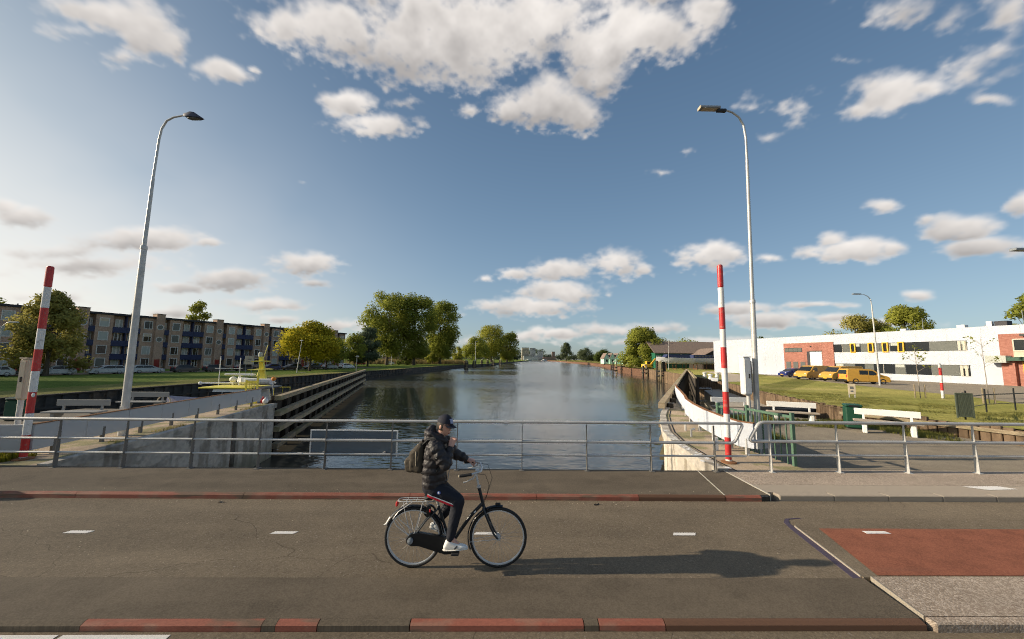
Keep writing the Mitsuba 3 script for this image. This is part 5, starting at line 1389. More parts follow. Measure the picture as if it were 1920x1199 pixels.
def vehicle(kind, paint):
    p = Proto()
    if kind == 'hatch':
        L, w, zt, tb, H = 4.1, .86, .92, .16, 1.47
        out = [(-2.03, .32), (-2.05, .62), (-1.98, .95), (-1.72, 1.12), (-1.38, 1.40), (-1.0, 1.47), (.1, 1.46), (.55, 1.32), (1.12, .98), (1.75, .84), (2.0, .68), (2.05, .45), (2.02, .24), (-1.95, .24)]
        gl = [[(-1.5, 1.0), (-1.28, 1.33), (-.75, 1.39), (-.72, .98)], [(-.66, .98), (-.69, 1.39), (.08, 1.38), (.42, 1.26), (.86, .98)]]
        screens = [((.60, 1.33), (1.13, 1.0)), ((-1.45, 1.38), (-1.74, 1.10))]
        wx = (-1.28, 1.28)
    elif kind == 'estate':
        L, w, zt, tb, H = 4.5, .87, .92, .15, 1.48
        out = [(-2.22, .34), (-2.25, .68), (-2.2, 1.0), (-1.98, 1.3), (-1.75, 1.45), (-.9, 1.48), (.05, 1.46), (.52, 1.32), (1.15, .98), (1.9, .84), (2.2, .66), (2.25, .45), (2.2, .24), (-2.15, .24)]
        gl = [[(-2.0, 1.0), (-1.78, 1.33), (-.95, 1.39), (-.92, .98)], [(-.86, .98), (-.89, 1.39), (.02, 1.38), (.40, 1.26), (.88, .98)]]
        screens = [((.57, 1.33), (1.16, 1.0)), ((-1.84, 1.40), (-2.17, 1.08))]
        wx = (-1.4, 1.4)
    elif kind == 'small_van':
        L, w, zt, tb, H = 4.4, .90, 1.0, .10, 1.80
        out = [(-2.18, .34), (-2.2, 1.0), (-2.12, 1.66), (-2.0, 1.78), (-.6, 1.80), (.35, 1.76), (.72, 1.60), (1.3, 1.12), (1.95, .94), (2.16, .74), (2.2, .45), (2.15, .26), (-2.12, .26)]
        gl = [[(-.9, 1.1), (-.9, 1.60), (-.02, 1.6), (-.02, 1.1)], [(.05, 1.05), (.05, 1.6), (.42, 1.58), (.62, 1.46), (1.06, 1.06)]]
        screens = [((.76, 1.62), (1.32, 1.13)), ((-2.155, 1.62), (-2.205, 1.15))]
        wx = (-1.35, 1.4)
    else:
        L, w, zt, tb, H = 5.2, .97, 1.15, .09, 2.05
        out = [(-2.58, .36), (-2.6, 1.1), (-2.54, 1.9), (-2.42, 2.02), (-.4, 2.05), (.75, 2.0), (1.1, 1.86), (1.72, 1.26), (2.3, 1.05), (2.55, .82), (2.6, .5), (2.55, .28), (-2.5, .28)]
        gl = [[(.35, 1.2), (.35, 1.78), (.82, 1.76), (1.02, 1.66), (1.46, 1.22)]]
        screens = [((1.14, 1.88), (1.74, 1.27))]
        wx = (-1.6, 1.7)
    p.add('body', shell(out, w, tb, zt), paint, 35)
    for s in (-1, 1):
        for g in gl:
            p.add('window', side_glass(g, w, tb, zt, H, s), 'dark_glass')
        p.add('mirror', cbox(max(q[0] for q in gl[-1]) - .28, max(q[0] for q in gl[-1]) - .12, s * w + (0 if s > 0 else -.2), s * w + (.2 if s > 0 else 0), zt + .03, zt + .18, .03), paint)
        p.add('sill', box(-L / 2 + .3, L / 2 - .3, s * w - (.05 if s > 0 else .0), s * w + (.0 if s > 0 else .05), .22, .30), 'rubber')
        p.add('headlight', xf(ball((0, 0, 0), (.07, .13, .07), 2), (L / 2 - .06, s * (w - .25), .70 if H < 2 else .88)), 'white_plain', True)
        p.add('tail_light', cbox(-L / 2 - .02, -L / 2 + .06, s * (w - .12) - .08, s * (w - .12) + .08, .75, 1.08, .02), 'red_gloss')
        p.add('door_line', box(.0, .012, s * w - .004, s * w + .004, .35, zt - .05), 'rubber')
    for i, ((xa, za), (xb, zb)) in enumerate(screens):
        t = lambda z: 1 - tb * np.clip((z - zt) / (H - zt), 0, 1)
        ya, yb = (w - .12) * t(za), (w - .1) * t(zb)
        n = np.array((za - zb, 0, xb - xa)) * (1 if i == 0 else -1)
        n = n / np.linalg.norm(n) * .014
        m = quad((xa, -ya, za) + n, (xb, -yb, zb) + n, (xb, yb, zb) + n, (xa, ya, za) + n)
        p.add('windscreen' if i == 0 else 'rear_window', (np.vstack([m[0], m[0] - n * 1.5]), np.vstack([m[1], m[1] + 4])), 'dark_glass')
    p.add('front_bumper', cbox(L / 2 - .14, L / 2 + .04, -w + .06, w - .06, .26, .50, .05), 'rubber' if 'van' in kind else paint)
    p.add('rear_bumper', cbox(-L / 2 - .05, -L / 2 + .12, -w + .06, w - .06, .28, .52, .05), 'rubber')
    p.add('number_plate', box(L / 2 + .04, L / 2 + .05, -.26, .26, .38, .49), 'yellow')
    for x in wx:
        for s in (-1, 1):
            k = len([1 for q, _ in p if q.startswith('wheel') and '__' not in q])
            nm = 'wheel' if k == 0 else f'wheel_{k:03d}'
            p.add(nm, xf(lathe([(.20, -.10), (.31, -.10), (.33, -.06), (.33, .06), (.31, .10), (.20, .10)], 18), (x, s * (w - .10), .33), rx=90), 'rubber', 40)
            p.add(nm + '__rim', xf(lathe([(0, .085), (.06, .095), (.19, .07), (.205, .10), (.205, -.10), (0, -.085)], 12), (x, s * (w - .10), .33), rx=-90 if s > 0 else 90), 'silver', 40)
    return p


VP = {}


def park(kind, paint, label, x, y, z, rz, name='parked_car', cat_='car', group=None):
    if (kind, paint) not in VP:
        VP[kind, paint] = vehicle(kind, paint)
    build(VP[kind, paint], name, label, cat_, group, at(x, y, z, rz))


u_ = np.array((.399, .917))
for t, kind, paint, l in ((-12.0, 'hatch', 'silver', 'silver hatchback cut by the left edge, parked before the apartment block'), (-6.0, 'hatch', 'silver', 'silver hatchback just right of the willow in front of the apartment block'), (-.4, 'estate', 'silver', 'long silver estate car left of the left lamp post'), (5.0, 'estate', 'silver', 'pale car partly behind the left lamp post'),
                          (-9.0, 'hatch', 'dark_car', 'dark hatchback in the shade of the willow'), (10.8, 'hatch', 'dark_car', 'dark car right of the left lamp post, first of the dark row'), (16.3, 'estate', 'dark_car', 'dark estate car, second of the row right of the lamp post'), (22, 'hatch', 'dark_car', 'dark car, third of the row right of the lamp post'), (27.8, 'hatch', 'blue_car', 'blue black car behind the yellow boat mast'),
                          (33.2, 'estate', 'dark_car', 'dark estate car behind the white notice sign'), (39, 'hatch', 'dark_car', 'dark car just left of the yellow green tree'), (44.6, 'hatch', 'silver', 'pale car under the yellow green tree'), (50.5, 'estate', 'white_plain', 'white car beside the blue information board')):
    c = np.array((-65.9, 64.6)) + u_ * t + np.array((-.917, .399)) * (2.6 if t == -9 else 0)
    park(kind, paint, l, c[0], c[1], ZL, 66.5 + (180 if int(t) % 3 == 0 else 0), group='cars parked before the apartment block')
park('hatch', 'red_car', 'red car parked at the right end of the apartment block', -62.5, 166, ZL, 20, group='cars parked before the apartment block')
park('hatch', 'white_plain', 'white car standing between the poplar trunks', -55, 183, ZL, 10, group='cars parked before the apartment block')
for x, y, kind, rz, l in ((45.6, 55.2, 'big_van', 196, 'yellow van parked beside the blue car, left of three'), (45.9, 50.8, 'big_van', 188, 'tall yellow van in the middle of three'), (43.6, 45.2, 'small_van', -14, 'small yellow van with its nose to the lamp post, right of three')):
    park(kind, 'van_yellow', l, x, y, ZR + .004, rz, 'delivery_van', 'van', 'yellow vans parked before the hall')
park('hatch', 'blue_car', 'dark blue car parked left of the yellow vans', 49.3, 64.0, ZR + .004, 190)
k = 'parked_car'
# works truck with a poster on its side, two diggers, loader
k = thing('works_truck', 'yellow box truck with colourful posters on its side by the white hall', 'truck')
to = at(68.6, 98, ZR, -158)
part(k, 'cab', ply(shell([(1.6, .5), (1.55, 1.6), (1.7, 2.7), (2.0, 2.85), (3.1, 2.8), (3.45, 1.7), (3.5, .5)], 1.15, .05, 1.6), 'yellow'), to=to)
part(k, 'box', ply(cbox(-3.2, 1.5, -1.22, 1.22, .9, 3.5, .06), 'yellow'), to=to)
part(k, 'box_roof', ply(cbox(-3.25, 1.55, -1.26, 1.26, 3.505, 3.62, .03), 'dark_green'), to=to)
for s in (-1, 1):
    part(k, 'poster', ply(box(-2.9, -.2, s * 1.225 - .02, s * 1.225 + .02, 1.3, 3.1), 'orange'), to=to)
    part(k, 'poster_panel', ply(xf(lathe([(0, -.02), (.62, -.02), (.62, .02), (0, .02)], 20), (-1.3, s * 1.25, 2.2), rx=90), 'sign_blue'), to=to)
    for i in range(4):
        part(k, 'poster_stripe', ply(beam((-2.85 + i * .25, s * 1.258, 1.35), (-2.3 + i * .25, s * 1.258, 3.0), .012, .10), 'cream'), to=to)
    part(k, 'window', ply(box(2.0, 3.0, s * 1.14 - .02, s * 1.14 + .03, 1.75, 2.5), 'dark_glass'), to=to)
    for x in (-2.2, 2.4):
        part(k, 'wheel', ply(xf(lathe([(.0, -.14), (.45, -.14), (.5, -.08), (.5, .08), (.45, .14), (0, .14)], 16), (x, s * 1.05, .5), rx=90), 'rubber'), to=to)
part(k, 'back_door', ply(box(-3.27, -3.205, -1.1, 1.1, 1.0, 3.4), 'timber_dark'), to=to)


def digger(label, x, y, z, rz, s=1.0, m='yellow'):
    k = thing('digger', label, 'digger')
    to = at(x, y, z, rz, s)
    for q in (-1, 1):
        part(k, 'track', ply(profile([(-1.5, .1), (-1.7, .35), (-1.5, .7), (1.5, .7), (1.7, .35), (1.5, .1)], 'y', q * .95 - .25, q * .95 + .25), 'rubber'), to=to)
    part(k, 'house', ply(cbox(-1.7, .9, -1.1, 1.1, .85, 1.9, .12), m), to=to)
    c = part(k, 'cab', ply(shell([(-.2, 1.0), (-.2, 2.8), (.9, 2.8), (1.2, 1.9), (1.2, 1.0)], .5, .05, 1.8), m), to=to @ T().translate([0, .55, 0]))
    part(c, 'window', ply(box(-.05, .9, -.02, 1.12, 1.9, 2.6), 'dark_glass'), to=to)
    part(k, 'boom', ply(cat(beam((.8, -.3, 1.5), (2.6, -.3, 3.6), .3, .4), beam((2.6, -.3, 3.6), (3.9, -.3, 2.9), .28, .36)), m), to=to)
    part(k, 'arm', ply(beam((3.85, -.3, 3.1), (4.3, -.3, 1.0), .24, .3), m), to=to)
    part(k, 'bucket', ply(profile([(4.0, .2), (4.1, 1.0), (4.7, .9), (4.8, .3), (4.4, 0)], 'y', -.75, .15), 'rust'), to=to)


digger('yellow digger behind the right barrier pole, beside the white hall', 65.2, 103, ZR, 200)
digger('orange digger with a raised arm left of the works truck', 70.5, 108, ZR, 170, 1.1, 'orange')
digger('yellow digger on the right bank between the mooring posts and the round tree', 44.2, 116, ZR - .4, 10, .95)
single('rubble_heap', cat(*[ball((1.6 * math.sin(i * 2.4), .9 * math.cos(i * 1.7), .1), (.55 + .2 * (i % 3), .5, .28 + .1 * (i % 2)), 1) for i in range(14)]), 'rust', 'brown rubble heap on the yard beside the works truck', 'rubble', to=at(62, 87, ZR))

# ================================================================== boats
def hull(L, B, D, sheer=.25, n=13):
    """Lofted boat hull along x, bow at +x, keel at z=0, closed on top."""
    rows = []
    for i in range(n):
        t = i / (n - 1)
        x = -L / 2 + L * t
        b = B / 2 * (1 - max(0, (t - .45) / .55) ** 2.3) * (.86 + .14 * min(1, t * 4))
        top = D + sheer * max(0, (t - .3) / .7) ** 2
        k = .12 * D + .5 * D * max(0, (t - .8) / .2) ** 2
        rows.append([(x, -b, top), (x + .02 * L * t, -b * .93, D * .55), (x, -b * .55, k + .08 * D), (x, 0, k), (x, b * .55, k + .08 * D), (x + .02 * L * t, b * .93, D * .55), (x, b, top), (x, 0, top + .02)])
    v = np.array(rows).reshape(-1, 3)
    f = []
    for i in range(n - 1):
        for j in range(8):
            a, b = i * 8 + j, i * 8 + (j + 1) % 8
            f += [[a, a + 8, b + 8], [a, b + 8, b]]
    f += [[0, j, j + 1] for j in range(1, 7)] + [[(n - 1) * 8, (n - 1) * 8 + j + 1, (n - 1) * 8 + j] for j in range(1, 7)]
    m = trimesh.Trimesh(v, np.array(f), process=False)
    trimesh.repair.fix_normals(m)
    return np.array(m.vertices), np.array(m.faces)


k = thing('patrol_boat', 'yellow and white patrol boat with a yellow mast moored behind the left parapet', 'boat')
to = at(-18.0, 26.2, ZW + .02, 184)
P_ = lambda nm, m, mt, sm=False, up=None: part(up or k, nm, ply(m, mt, sm), to=to)
P_('hull', xf(hull(7.4, 3.1, 1.75, .5), (.7, 0, 0)), 'navy', 30)
P_('deck', prism([(-2.9, -1.3), (2.2, -1.4), (4.3, -.2), (4.3, .2), (2.2, 1.4), (-2.9, 1.3)], 1.78, 1.86), 'slate')
wh = P_('wheelhouse', shell([(-1.6, 1.86), (-1.5, 2.79), (.9, 2.79), (1.35, 1.86)], 1.15, .08, 1.9), 'white_plain')
for y in (-.72, 0, .72):
    P_('window', beam((1.30, y, 2.06), (1.02, y, 2.62), .56, .03), 'dark_glass', up=wh)
for s in (-1, 1):
    for x in (-1.25, -.45, .35):
        P_('window', box(x, x + .7, s * 1.10 - .05, s * 1.10 + .07, 2.15, 2.6), 'dark_glass', up=wh)
P_('roof', cbox(-1.5, 1.75, -1.2, 1.2, 2.80, 2.90, .04), 'pale_yellow')
P_('roof', cbox(-2.3, -1.51, -1.1, 1.1, 2.78, 2.88, .04), 'slate')
P_('dinghy', xf(hull(2.2, 1.0, .42, .1), (-1.2, .3, 2.98)), 'white_plain', 30)
P_('lamp', ball((.55, -.3, 3.32), (.22, .22, .2), 2), 'white_plain', True)
P_('lamp_post', tube([(.55, -.3, 2.98), (.55, -.3, 3.2)], .05, 8), 'white_plain')
ms = P_('mast', shell([(-1.85, 2.98), (-1.42, 4.9), (-1.2, 4.9), (-1.38, 2.98)], .10, 0, 9, .03), 'pale_yellow')
P_('crossbar', box(-1.7, -1.0, -.9, .9, 4.0, 4.06), 'pale_yellow', up=ms)
P_('crossbar', box(-1.55, -1.1, -.75, .75, 4.55, 4.61), 'pale_yellow', up=ms)
P_('lantern', lathe([(.0, 0), (.12, 0), (.14, .2), (.08, .3), (0, .32)], 12) and xf(lathe([(.0, 0), (.12, 0), (.14, .2), (.08, .3), (0, .32)], 12), (-1.25, 0, 4.9)), 'curtain', up=ms)
P_('antenna', tube([(-1.55, .1, 4.9), (-1.75, .1, 5.7)], .02, 6), 'pale_yellow', up=ms)
P_('radar', cbox(-1.0, .9, -.12, .12, 3.62, 3.74, .03), 'white_plain')
P_('radar_post', tube([(-.05, 0, 2.98), (-.05, 0, 3.62)], .06, 8), 'white_plain')
for x, h in ((.9, 4.9), (-.35, 4.8)):
    P_('antenna', tube([(x, .6, 2.98), (x, .6, h)], .022, 6), 'white_plain')
P_('crossbar', tube([(-.5, .6, 4.1), (1.2, .6, 4.1)], .02, 6), 'white_plain')
P_('boom', tube([(-2.2, -.4, 3.1), (2.7, -.4, 3.05)], .05, 8), 'white_plain')
P_('boom_end', ball((2.7, -.4, 3.05), (.13, .11, .11), 2), 'white_plain', True)
for x in (-2.8, -2.3, -1.7):
    P_('rail_post', tube([(x, -1.2, 1.86), (x, -1.2, 2.75)], .02, 6), 'pale_yellow')
P_('rail', tube([(-2.8, -1.2, 2.75), (-1.7, -1.2, 2.75)], .022, 6), 'pale_yellow')
P_('marker', tube([(-2.7, .9, 1.86), (-2.7, .9, 3.4)], .03, 6), 'grey_metal')
P_('marker_ball', ball((-2.7, .9, 3.45), (.14, .14, .14), 2), 'orange', True)

bw = Proto()
bw.add('hull', hull(11, 3.2, 2.1, .3), 'white_paint', 30)
bw.add('cabin', shell([(-4.2, 2.1), (-4.1, 3.1), (2.6, 3.1), (3.4, 2.1)], 1.35, .06, 2.2), 'navy')
for i in range(6):
    bw.add('window', box(-3.7 + i * 1.05, -3.0 + i * 1.05, -1.42, -1.36, 2.4, 2.9), 'window_grey')
bw.add('rail', cat(*[tube([(x, -1.45, 2.2), (x, -1.45, 2.75)], .03, 6) for x in (3.4, 4.2, 4.8)], tube([(3.4, -1.45, 2.75), (4.8, -1.45, 2.75)], .03, 6)), 'galvanised')
for x in (-3, 0, 3):
    bw.add('stand', cat(beam((x, -1.0, -1.3), (x, -1.0, .7), .16, .16), beam((x, 1.0, -1.3), (x, 1.0, .7), .16, .16), beam((x, -1.1, -1.2), (x, 1.1, -1.2), .2, .2)), 'rust')
build(bw, 'motor_boat', 'white motor boat with a navy cabin on stands before the green shed', 'boat', 'white motor boats stored on land', at(50.8, 112, ZR + 1.3, 182))
build(bw, 'motor_boat', 'second white motor boat on stands, right behind the first under the dark gabled shed', 'boat', 'white motor boats stored on land', at(61.5, 115, ZR + 1.3, 2))
single('tarpaulin_boat', hull(3.4, 1.4, .75, .15), 'rubber', 'small boat under a black cover on the low bank behind the middle bench', 'boat', smooth=True, to=at(16.0, 21.6, -.9, 195))
single('rowing_boat', hull(3.2, 1.3, .6, .2), 'white_plain', 'small white rowing boat lying on the yard by the boat shed', 'boat', smooth=30, to=at(59, 99, ZR, 15))
for i, (x, y, l) in enumerate(((70, 1100, 'small white motor boat at the far end of the canal, left of two'), (112, 1060, 'small white motor boat at the far end of the canal, right of two'))):
    k = thing('far_boat', l, 'boat', 'white boats at the far end of the canal')
    part(k, 'hull', hull(16, 5, 3.4, .6), 'white_paint', 30, to=at(x, y, ZW - .3, 20))
    part(k, 'cabin', shell([(-4, 3.3), (-3.6, 6), (1.5, 6), (3.2, 3.3)], 1.9, .1, 3.4), 'white_paint', to=at(x, y, ZW - .3, 20))

# ================================================================== the cyclist
BX = at(0, 4.76, 0)     # everything of bicycle and rider is laid out with x along the ride, y across (camera side negative)
bike = thing('bicycle', 'dark city bicycle with chrome luggage rack ridden to the right on the cycle path', 'bicycle')
bp_ = lambda nm, m, mt, sm=40, up=None: part(up or bike, nm, ply(m, mt, sm), to=BX)
RH, FH, WR = (-1.055, 0, .345), (-.043, 0, .345), .345
for nm, c in (('wheel', RH), ('wheel', FH)):
    k = bp_(nm, xf(lathe([(.30, -.013), (.312, -.013), (.312, .013), (.30, .013), (.296, 0), (.30, -.013)], 64), c, rx=90), 'chrome')
    th = np.linspace(0, 2 * np.pi, 65)
    bp_('tyre', xf(lathe([(WR - .019 + .019 * math.cos(a), .019 * math.sin(a)) for a in np.linspace(0, 2 * np.pi, 13)], 72), c, rx=90), 'rubber', True, k)
    sp = []
    for i in range(32):
        a = 2 * math.pi * i / 32
        b = a + (.9 if i % 4 < 2 else -.9)
        y = .028 if i % 2 else -.028
        sp.append(tube([(c[0] + .024 * math.cos(b), y, c[2] + .024 * math.sin(b)), (c[0] + .302 * math.cos(a), 0, c[2] + .302 * math.sin(a))], .0012, 4, False))
    bp_('spokes', cat(*sp), 'spoke', False, k)
    bp_('hub', xf(lathe([(0, -.05), (.012, -.05), (.014, -.032), (.03, -.03), (.03, -.024), (.018, -.02), (.018, .02), (.03, .024), (.03, .03), (.014, .032), (.012, .05), (0, .05)], 18), c, rx=90), 'chrome', 30, k)
BB, ST, HT, HB = (-.605, 0, .265), (-.77, 0, .70), (-.288, 0, .925), (-.226, 0, .705)
bp_('frame', cat(tube([BB, ST], .0165, 12), tube([(-.235, 0, .735), (-.38, 0, .585), BB], .021, 12), tube([HT, HB], .020, 14), ball(BB, (.03, .045, .03), 2),
                 *[tube([(BB[0], s * .03, BB[2]), (-.80, s * .045, .305), (RH[0], s * .062, RH[2])], .0105, 8) for s in (-1, 1)],
                 *[tube([(ST[0], s * .02, ST[2] - .03), (-.90, s * .05, .55), (RH[0], s * .062, RH[2])], .0095, 8) for s in (-1, 1)]), 'bike_paint')
bp_('fork', cat(*[tube([(-.228, s * .012, .700), (-.215, s * .052, .665), (-.135, s * .055, .48), (-.085, s * .055, .385), (FH[0], s * .055, FH[2])], [.015, .016, .013, .011, .009], 10) for s in (-1, 1)], tube([(-.225, -.05, .672), (-.225, .05, .672)], .016, 10)), 'bike_paint')
bp_('stem', cat(tube([HT, (-.318, 0, 1.045), (-.322, 0, 1.10)], .0125, 12), tube([(-.322, 0, 1.085), (-.285, 0, 1.118), (-.270, 0, 1.120)], .015, 10)), 'chrome')
bp_('headset', xf(lathe([(.021, -.012), (.025, -.01), (.025, .01), (.021, .012)], 14), HT), 'chrome')
bp_('handlebar', tube([(-.455, -.285, 1.135), (-.36, -.275, 1.147), (-.285, -.20, 1.148), (-.258, -.08, 1.126), (-.258, .08, 1.126), (-.285, .20, 1.148), (-.36, .275, 1.147), (-.455, .285, 1.135)], .0115, 10), 'chrome')
for s in (-1, 1):
    bp_('grip', tube([(-.49, s * .287, 1.130), (-.46, s * .286, 1.134), (-.355, s * .275, 1.147)], [.015, .0175, .0165], 12), 'rubber')
    bp_('grip_end', ball((-.497, s * .288, 1.129), (.010, .014, .014), 2), 'cream', True)
    bp_('brake_lever', tube([(-.315, s * .235, 1.140), (-.335, s * .26, 1.10), (-.42, s * .28, 1.065), (-.45, s * .283, 1.06)], [.008, .007, .0055, .008], 8), 'chrome')
bp_('bell', ball((-.30, -.17, 1.165), (.025, .025, .018), 2), 'chrome', True)
bp_('saddle', trimesh.convex.convex_hull(np.array([(-.93 + a, s * b, .835 + c) for a, b, c in ((0, .06, .0), (.01, .10, -.035), (.06, .105, -.005), (.06, .10, -.04), (.14, .06, .0), (.26, .02, -.012), (.27, .018, -.03), (.14, .05, -.035)) for s in (-1, 1)])), 'rubber', 30)
bp_('seat_post', tube([(-.765, 0, .69), (-.80, 0, .80)], .0135, 12), 'chrome')
bp_('saddle_spring', cat(*[tube([(-.90 + .011 * math.cos(a), s * .06 + .011 * math.sin(a), .745 + a * .0022) for a in np.linspace(0, 25, 60)], .003, 5) for s in (-1, 1)], tube([(-.90, -.06, .745), (-.80, 0, .77), (-.90, .06, .745)], .005, 6)), 'chrome')


def mudguard(c, a0, a1, r, w):
    th = np.radians(np.linspace(a0, a1, 40))
    rows = [np.stack([c[0] + (r - .012 * q * q) * np.cos(th), np.full(40, q * w), c[2] + (r - .012 * q * q) * np.sin(th)], 1) for q in np.linspace(-1, 1, 7)]
    v = np.vstack(rows)
    f = []
    for i in range(6):
        for j in range(39):
            a = i * 40 + j
            f += [[a, a + 1, a + 41], [a, a + 41, a + 40]]
    n = len(v)
    ctr = np.array([c[0], 0, c[2]])
    d = (v - ctr) * [1, 0, 1]
    v2 = v - d / np.linalg.norm(d, axis=1, keepdims=True) * .002
    return np.vstack([v, v2]), np.vstack([f, np.array(f)[:, ::-1] + n])


bp_('rear_mudguard', mudguard(RH, 8, 140, WR + .024, .026), 'bike_paint', 50)
bp_('mudguard_tail', cat(mudguard(RH, 141, 156, WR + .025, .024), trimesh.convex.convex_hull(np.array([(-1.392, -.022, .492), (-1.392, .022, .492), (-1.36, -.022, .52), (-1.36, .022, .52), (-1.42, 0, .478), (-1.375, 0, .47)]))), 'white_paint', 50)
bp_('front_mudguard', mudguard(FH, 82, 205, WR + .024, .026), 'bike_paint', 50)
bp_('mudguard_stay', cat(*[tube([(FH[0], s * .06, FH[2]), (FH[0] - .345, s * .03, .30)], .003, 5) for s in (-1, 1)], *[tube([(RH[0], s * .065, RH[2]), (RH[0] - .25, s * .03, .60)], .003, 5) for s in (-1, 1)]), 'chrome')
bp_('headlight', cbox(-.085, -.020, -.016, .016, .712, .738, .008), 'rubber')
bp_('chain_case', shell([(-1.12, .30), (-1.13, .36), (-1.08, .41), (-.98, .425), (-.72, .385), (-.58, .35), (-.53, .29), (-.54, .22), (-.59, .185), (-.66, .18), (-.98, .275), (-1.07, .275)], .027, 0, 9, .012) if False else xf(shell([(-1.12, .30), (-1.13, .36), (-1.08, .41), (-.98, .425), (-.72, .385), (-.58, .35), (-.53, .29), (-.54, .22), (-.59, .185), (-.66, .18), (-.98, .275), (-1.07, .275)], .027, 0, 9, .012), (0, -.055, 0)), 'gloss_black')
bp_('hub_gear', xf(lathe([(0, -.03), (.024, -.03), (.032, -.015), (.034, .02), (0, .03)], 18), (-1.07, -.09, .34), rx=90), 'grey_metal', 30)
bp_('crank', beam((-.605, -.105, .265), (-.535, -.112, .236), .016, .026), 'chrome', False)
bp_('crank', beam((-.605, .075, .265), (-.695, .085, .318), .016, .026), 'chrome', False)
for x, y, z in ((-.535, -.15, .234), (-.695, .135, .322)):
    bp_('pedal', cbox(x - .045, x + .045, y - .045, y + .045, z - .012, z + .012, .005), 'rubber', False)
rk = bp_('luggage_rack', cat(*[tube([(-.80, s * .05, .765), (-.86, s * .065, .770), (-1.20, s * .065, .768), (-1.245, s * .04, .766), (-1.25, 0, .766)], .006, 8) for s in (-1, 1)], *[tube([(x, -.065, .769), (x, .065, .769)], .004, 6) for x in (-.92, -1.03, -1.14)],
                             tube([(-.84, 0, .772), (-1.2, 0, .770)], .005, 6)), 'chrome')
for s in (-1, 1):
    bp_('strut', tube([(-1.175, s * .065, .768), (-1.15, s * .075, .66), (RH[0] - .02, s * .075, RH[2] + .05)], .005, 7), 'chrome', 40, rk)
    bp_('strut', tube([(-.945, s * .065, .768), (-.98, s * .075, .60), (RH[0] + .015, s * .075, RH[2] + .04)], .005, 7), 'chrome', 40, rk)
    bp_('strut', tube([(-1.065, s * .065, .765), (-1.22, s * .09, .665), (-1.285, s * .085, .58), (-1.24, s * .08, .50), (-1.09, s * .075, .39)], .005, 7), 'chrome', 40, rk)
bp_('rear_light', cbox(-1.275, -1.25, -.035, .035, .695, .755, .01), 'red_gloss')
bp_('lock', cat(xf(lathe([(.055, -.012), (.075, -.012), (.075, .012), (.055, .012), (.055, -.012)], 24), (-.87, 0, .64), rx=90, ry=0), cbox(-.90, -.85, -.07, -.03, .60, .72, .01)), 'gloss_black')
bp_('lock_button', cbox(-.865, -.845, -.085, -.071, .655, .69, .004), 'red_gloss', False)
bp_('kickstand', tube([(-.72, .05, .25), (-.93, .075, .215)], .008, 8), 'chrome')
bp_('cable', cat(tube([(-.30, -.22, 1.14), (-.20, -.20, 1.12), (-.16, -.10, .98), (-.19, -.03, .82), (-.22, -.02, .74)], .0028, 6), tube([(-.30, .22, 1.14), (-.19, .20, 1.13), (-.13, .10, 1.0), (-.18, .03, .84), (-.23, .02, .74)], .0028, 6)), 'rubber', False)
bp_('frame_badge', cbox(-.345, -.30, -.0245, -.021, .625, .648, .001) if False else beam((-.335, -.0215, .63), (-.315, -.0215, .65), .004, .016), 'white_plain', False)

# ---- rider: one continuous body, clothing over it
Man, Mesh = manifold3d.Manifold, manifold3d.Mesh
SPH = {}


def blob(p, r, seg=16):
    return Man.sphere(1.0, seg).scale((r, r, r) if np.isscalar(r) else tuple(r)).translate(tuple(map(float, p)))


def limb(*pr, seg=16):
    """Union of tapered segments through (point, radius) pairs."""
    out = Man()
    for (p, r), (q, s) in zip(pr[:-1], pr[1:]):
        out = out + Man.batch_hull([blob(p, r, seg), blob(q, s, seg)])
    return out


def soft(m, edge, it=6):
    m = m.refine_to_length(edge)
    t = trimesh.Trimesh(*[np.asarray(a) for a in (m.to_mesh().vert_properties[:, :3], m.to_mesh().tri_verts)], process=True)
    trimesh.smoothing.filter_taubin(t, .5, -.53, it)
    return t


def as_man(t):
    return Man(Mesh(np.asarray(t.vertices, np.float32), np.asarray(t.faces, np.uint32)))


def hand(wrist, fwd_, palm_n, thumb, curl, s=1.0, spread=.10):
    """Palm with four bent fingers and a thumb. fwd_: wrist to knuckles, palm_n: out of the palm, thumb: towards the thumb side."""
    f_, n_ = np.array(fwd_, float), np.array(palm_n, float)
    f_ /= np.linalg.norm(f_)
    t_ = np.array(thumb, float)
    t_ -= f_ * (t_ @ f_)
    t_ /= np.linalg.norm(t_)
    n_ = n_ - f_ * (n_ @ f_) - t_ * (n_ @ t_)
    n_ /= np.linalg.norm(n_)
    w = np.array(wrist, float)
    P = lambda a, b, c: w + s * (f_ * a + t_ * b + n_ * c)
    m = Man.batch_hull([blob(P(.0, .015, 0), .021 * s), blob(P(0, -.015, 0), .021 * s), blob(P(.085, .030, .0), .0135 * s), blob(P(.080, -.033, .0), .0125 * s), blob(P(.03, .028, .006), .016 * s)])
    for i, (b, L, r) in enumerate(((.030, .076, .0098), (.0105, .084, .0100), (-.011, .078, .0095), (-.031, .062, .0086))):
        p, d = P(.083, b, 0), f_ + t_ * spread * (1.2 - .8 * i)
        d /= np.linalg.norm(d)
        pts = [(p, r * s)]
        a = 0
        for j, (q, cu) in enumerate(((.44, .9), (.31, 1.15), (.25, .8))):
            a += cu * curl * (1 + .06 * i)
            p = p + s * L * q * (d * math.cos(a) + n_ * math.sin(a))
            pts.append((p, r * s * (1 - .09 * (j + 1))))
        m = m + limb(*pts, seg=12)
    p0 = P(.018, .030, .006)
    m = m + limb((p0, .0135 * s), (P(.050, .052, .018), .0115 * s), (P(.078, .052, .034 + .01 * curl), .0102 * s), (P(.096, .040, .046 + .012 * curl), .0088 * s), seg=12)
    return m


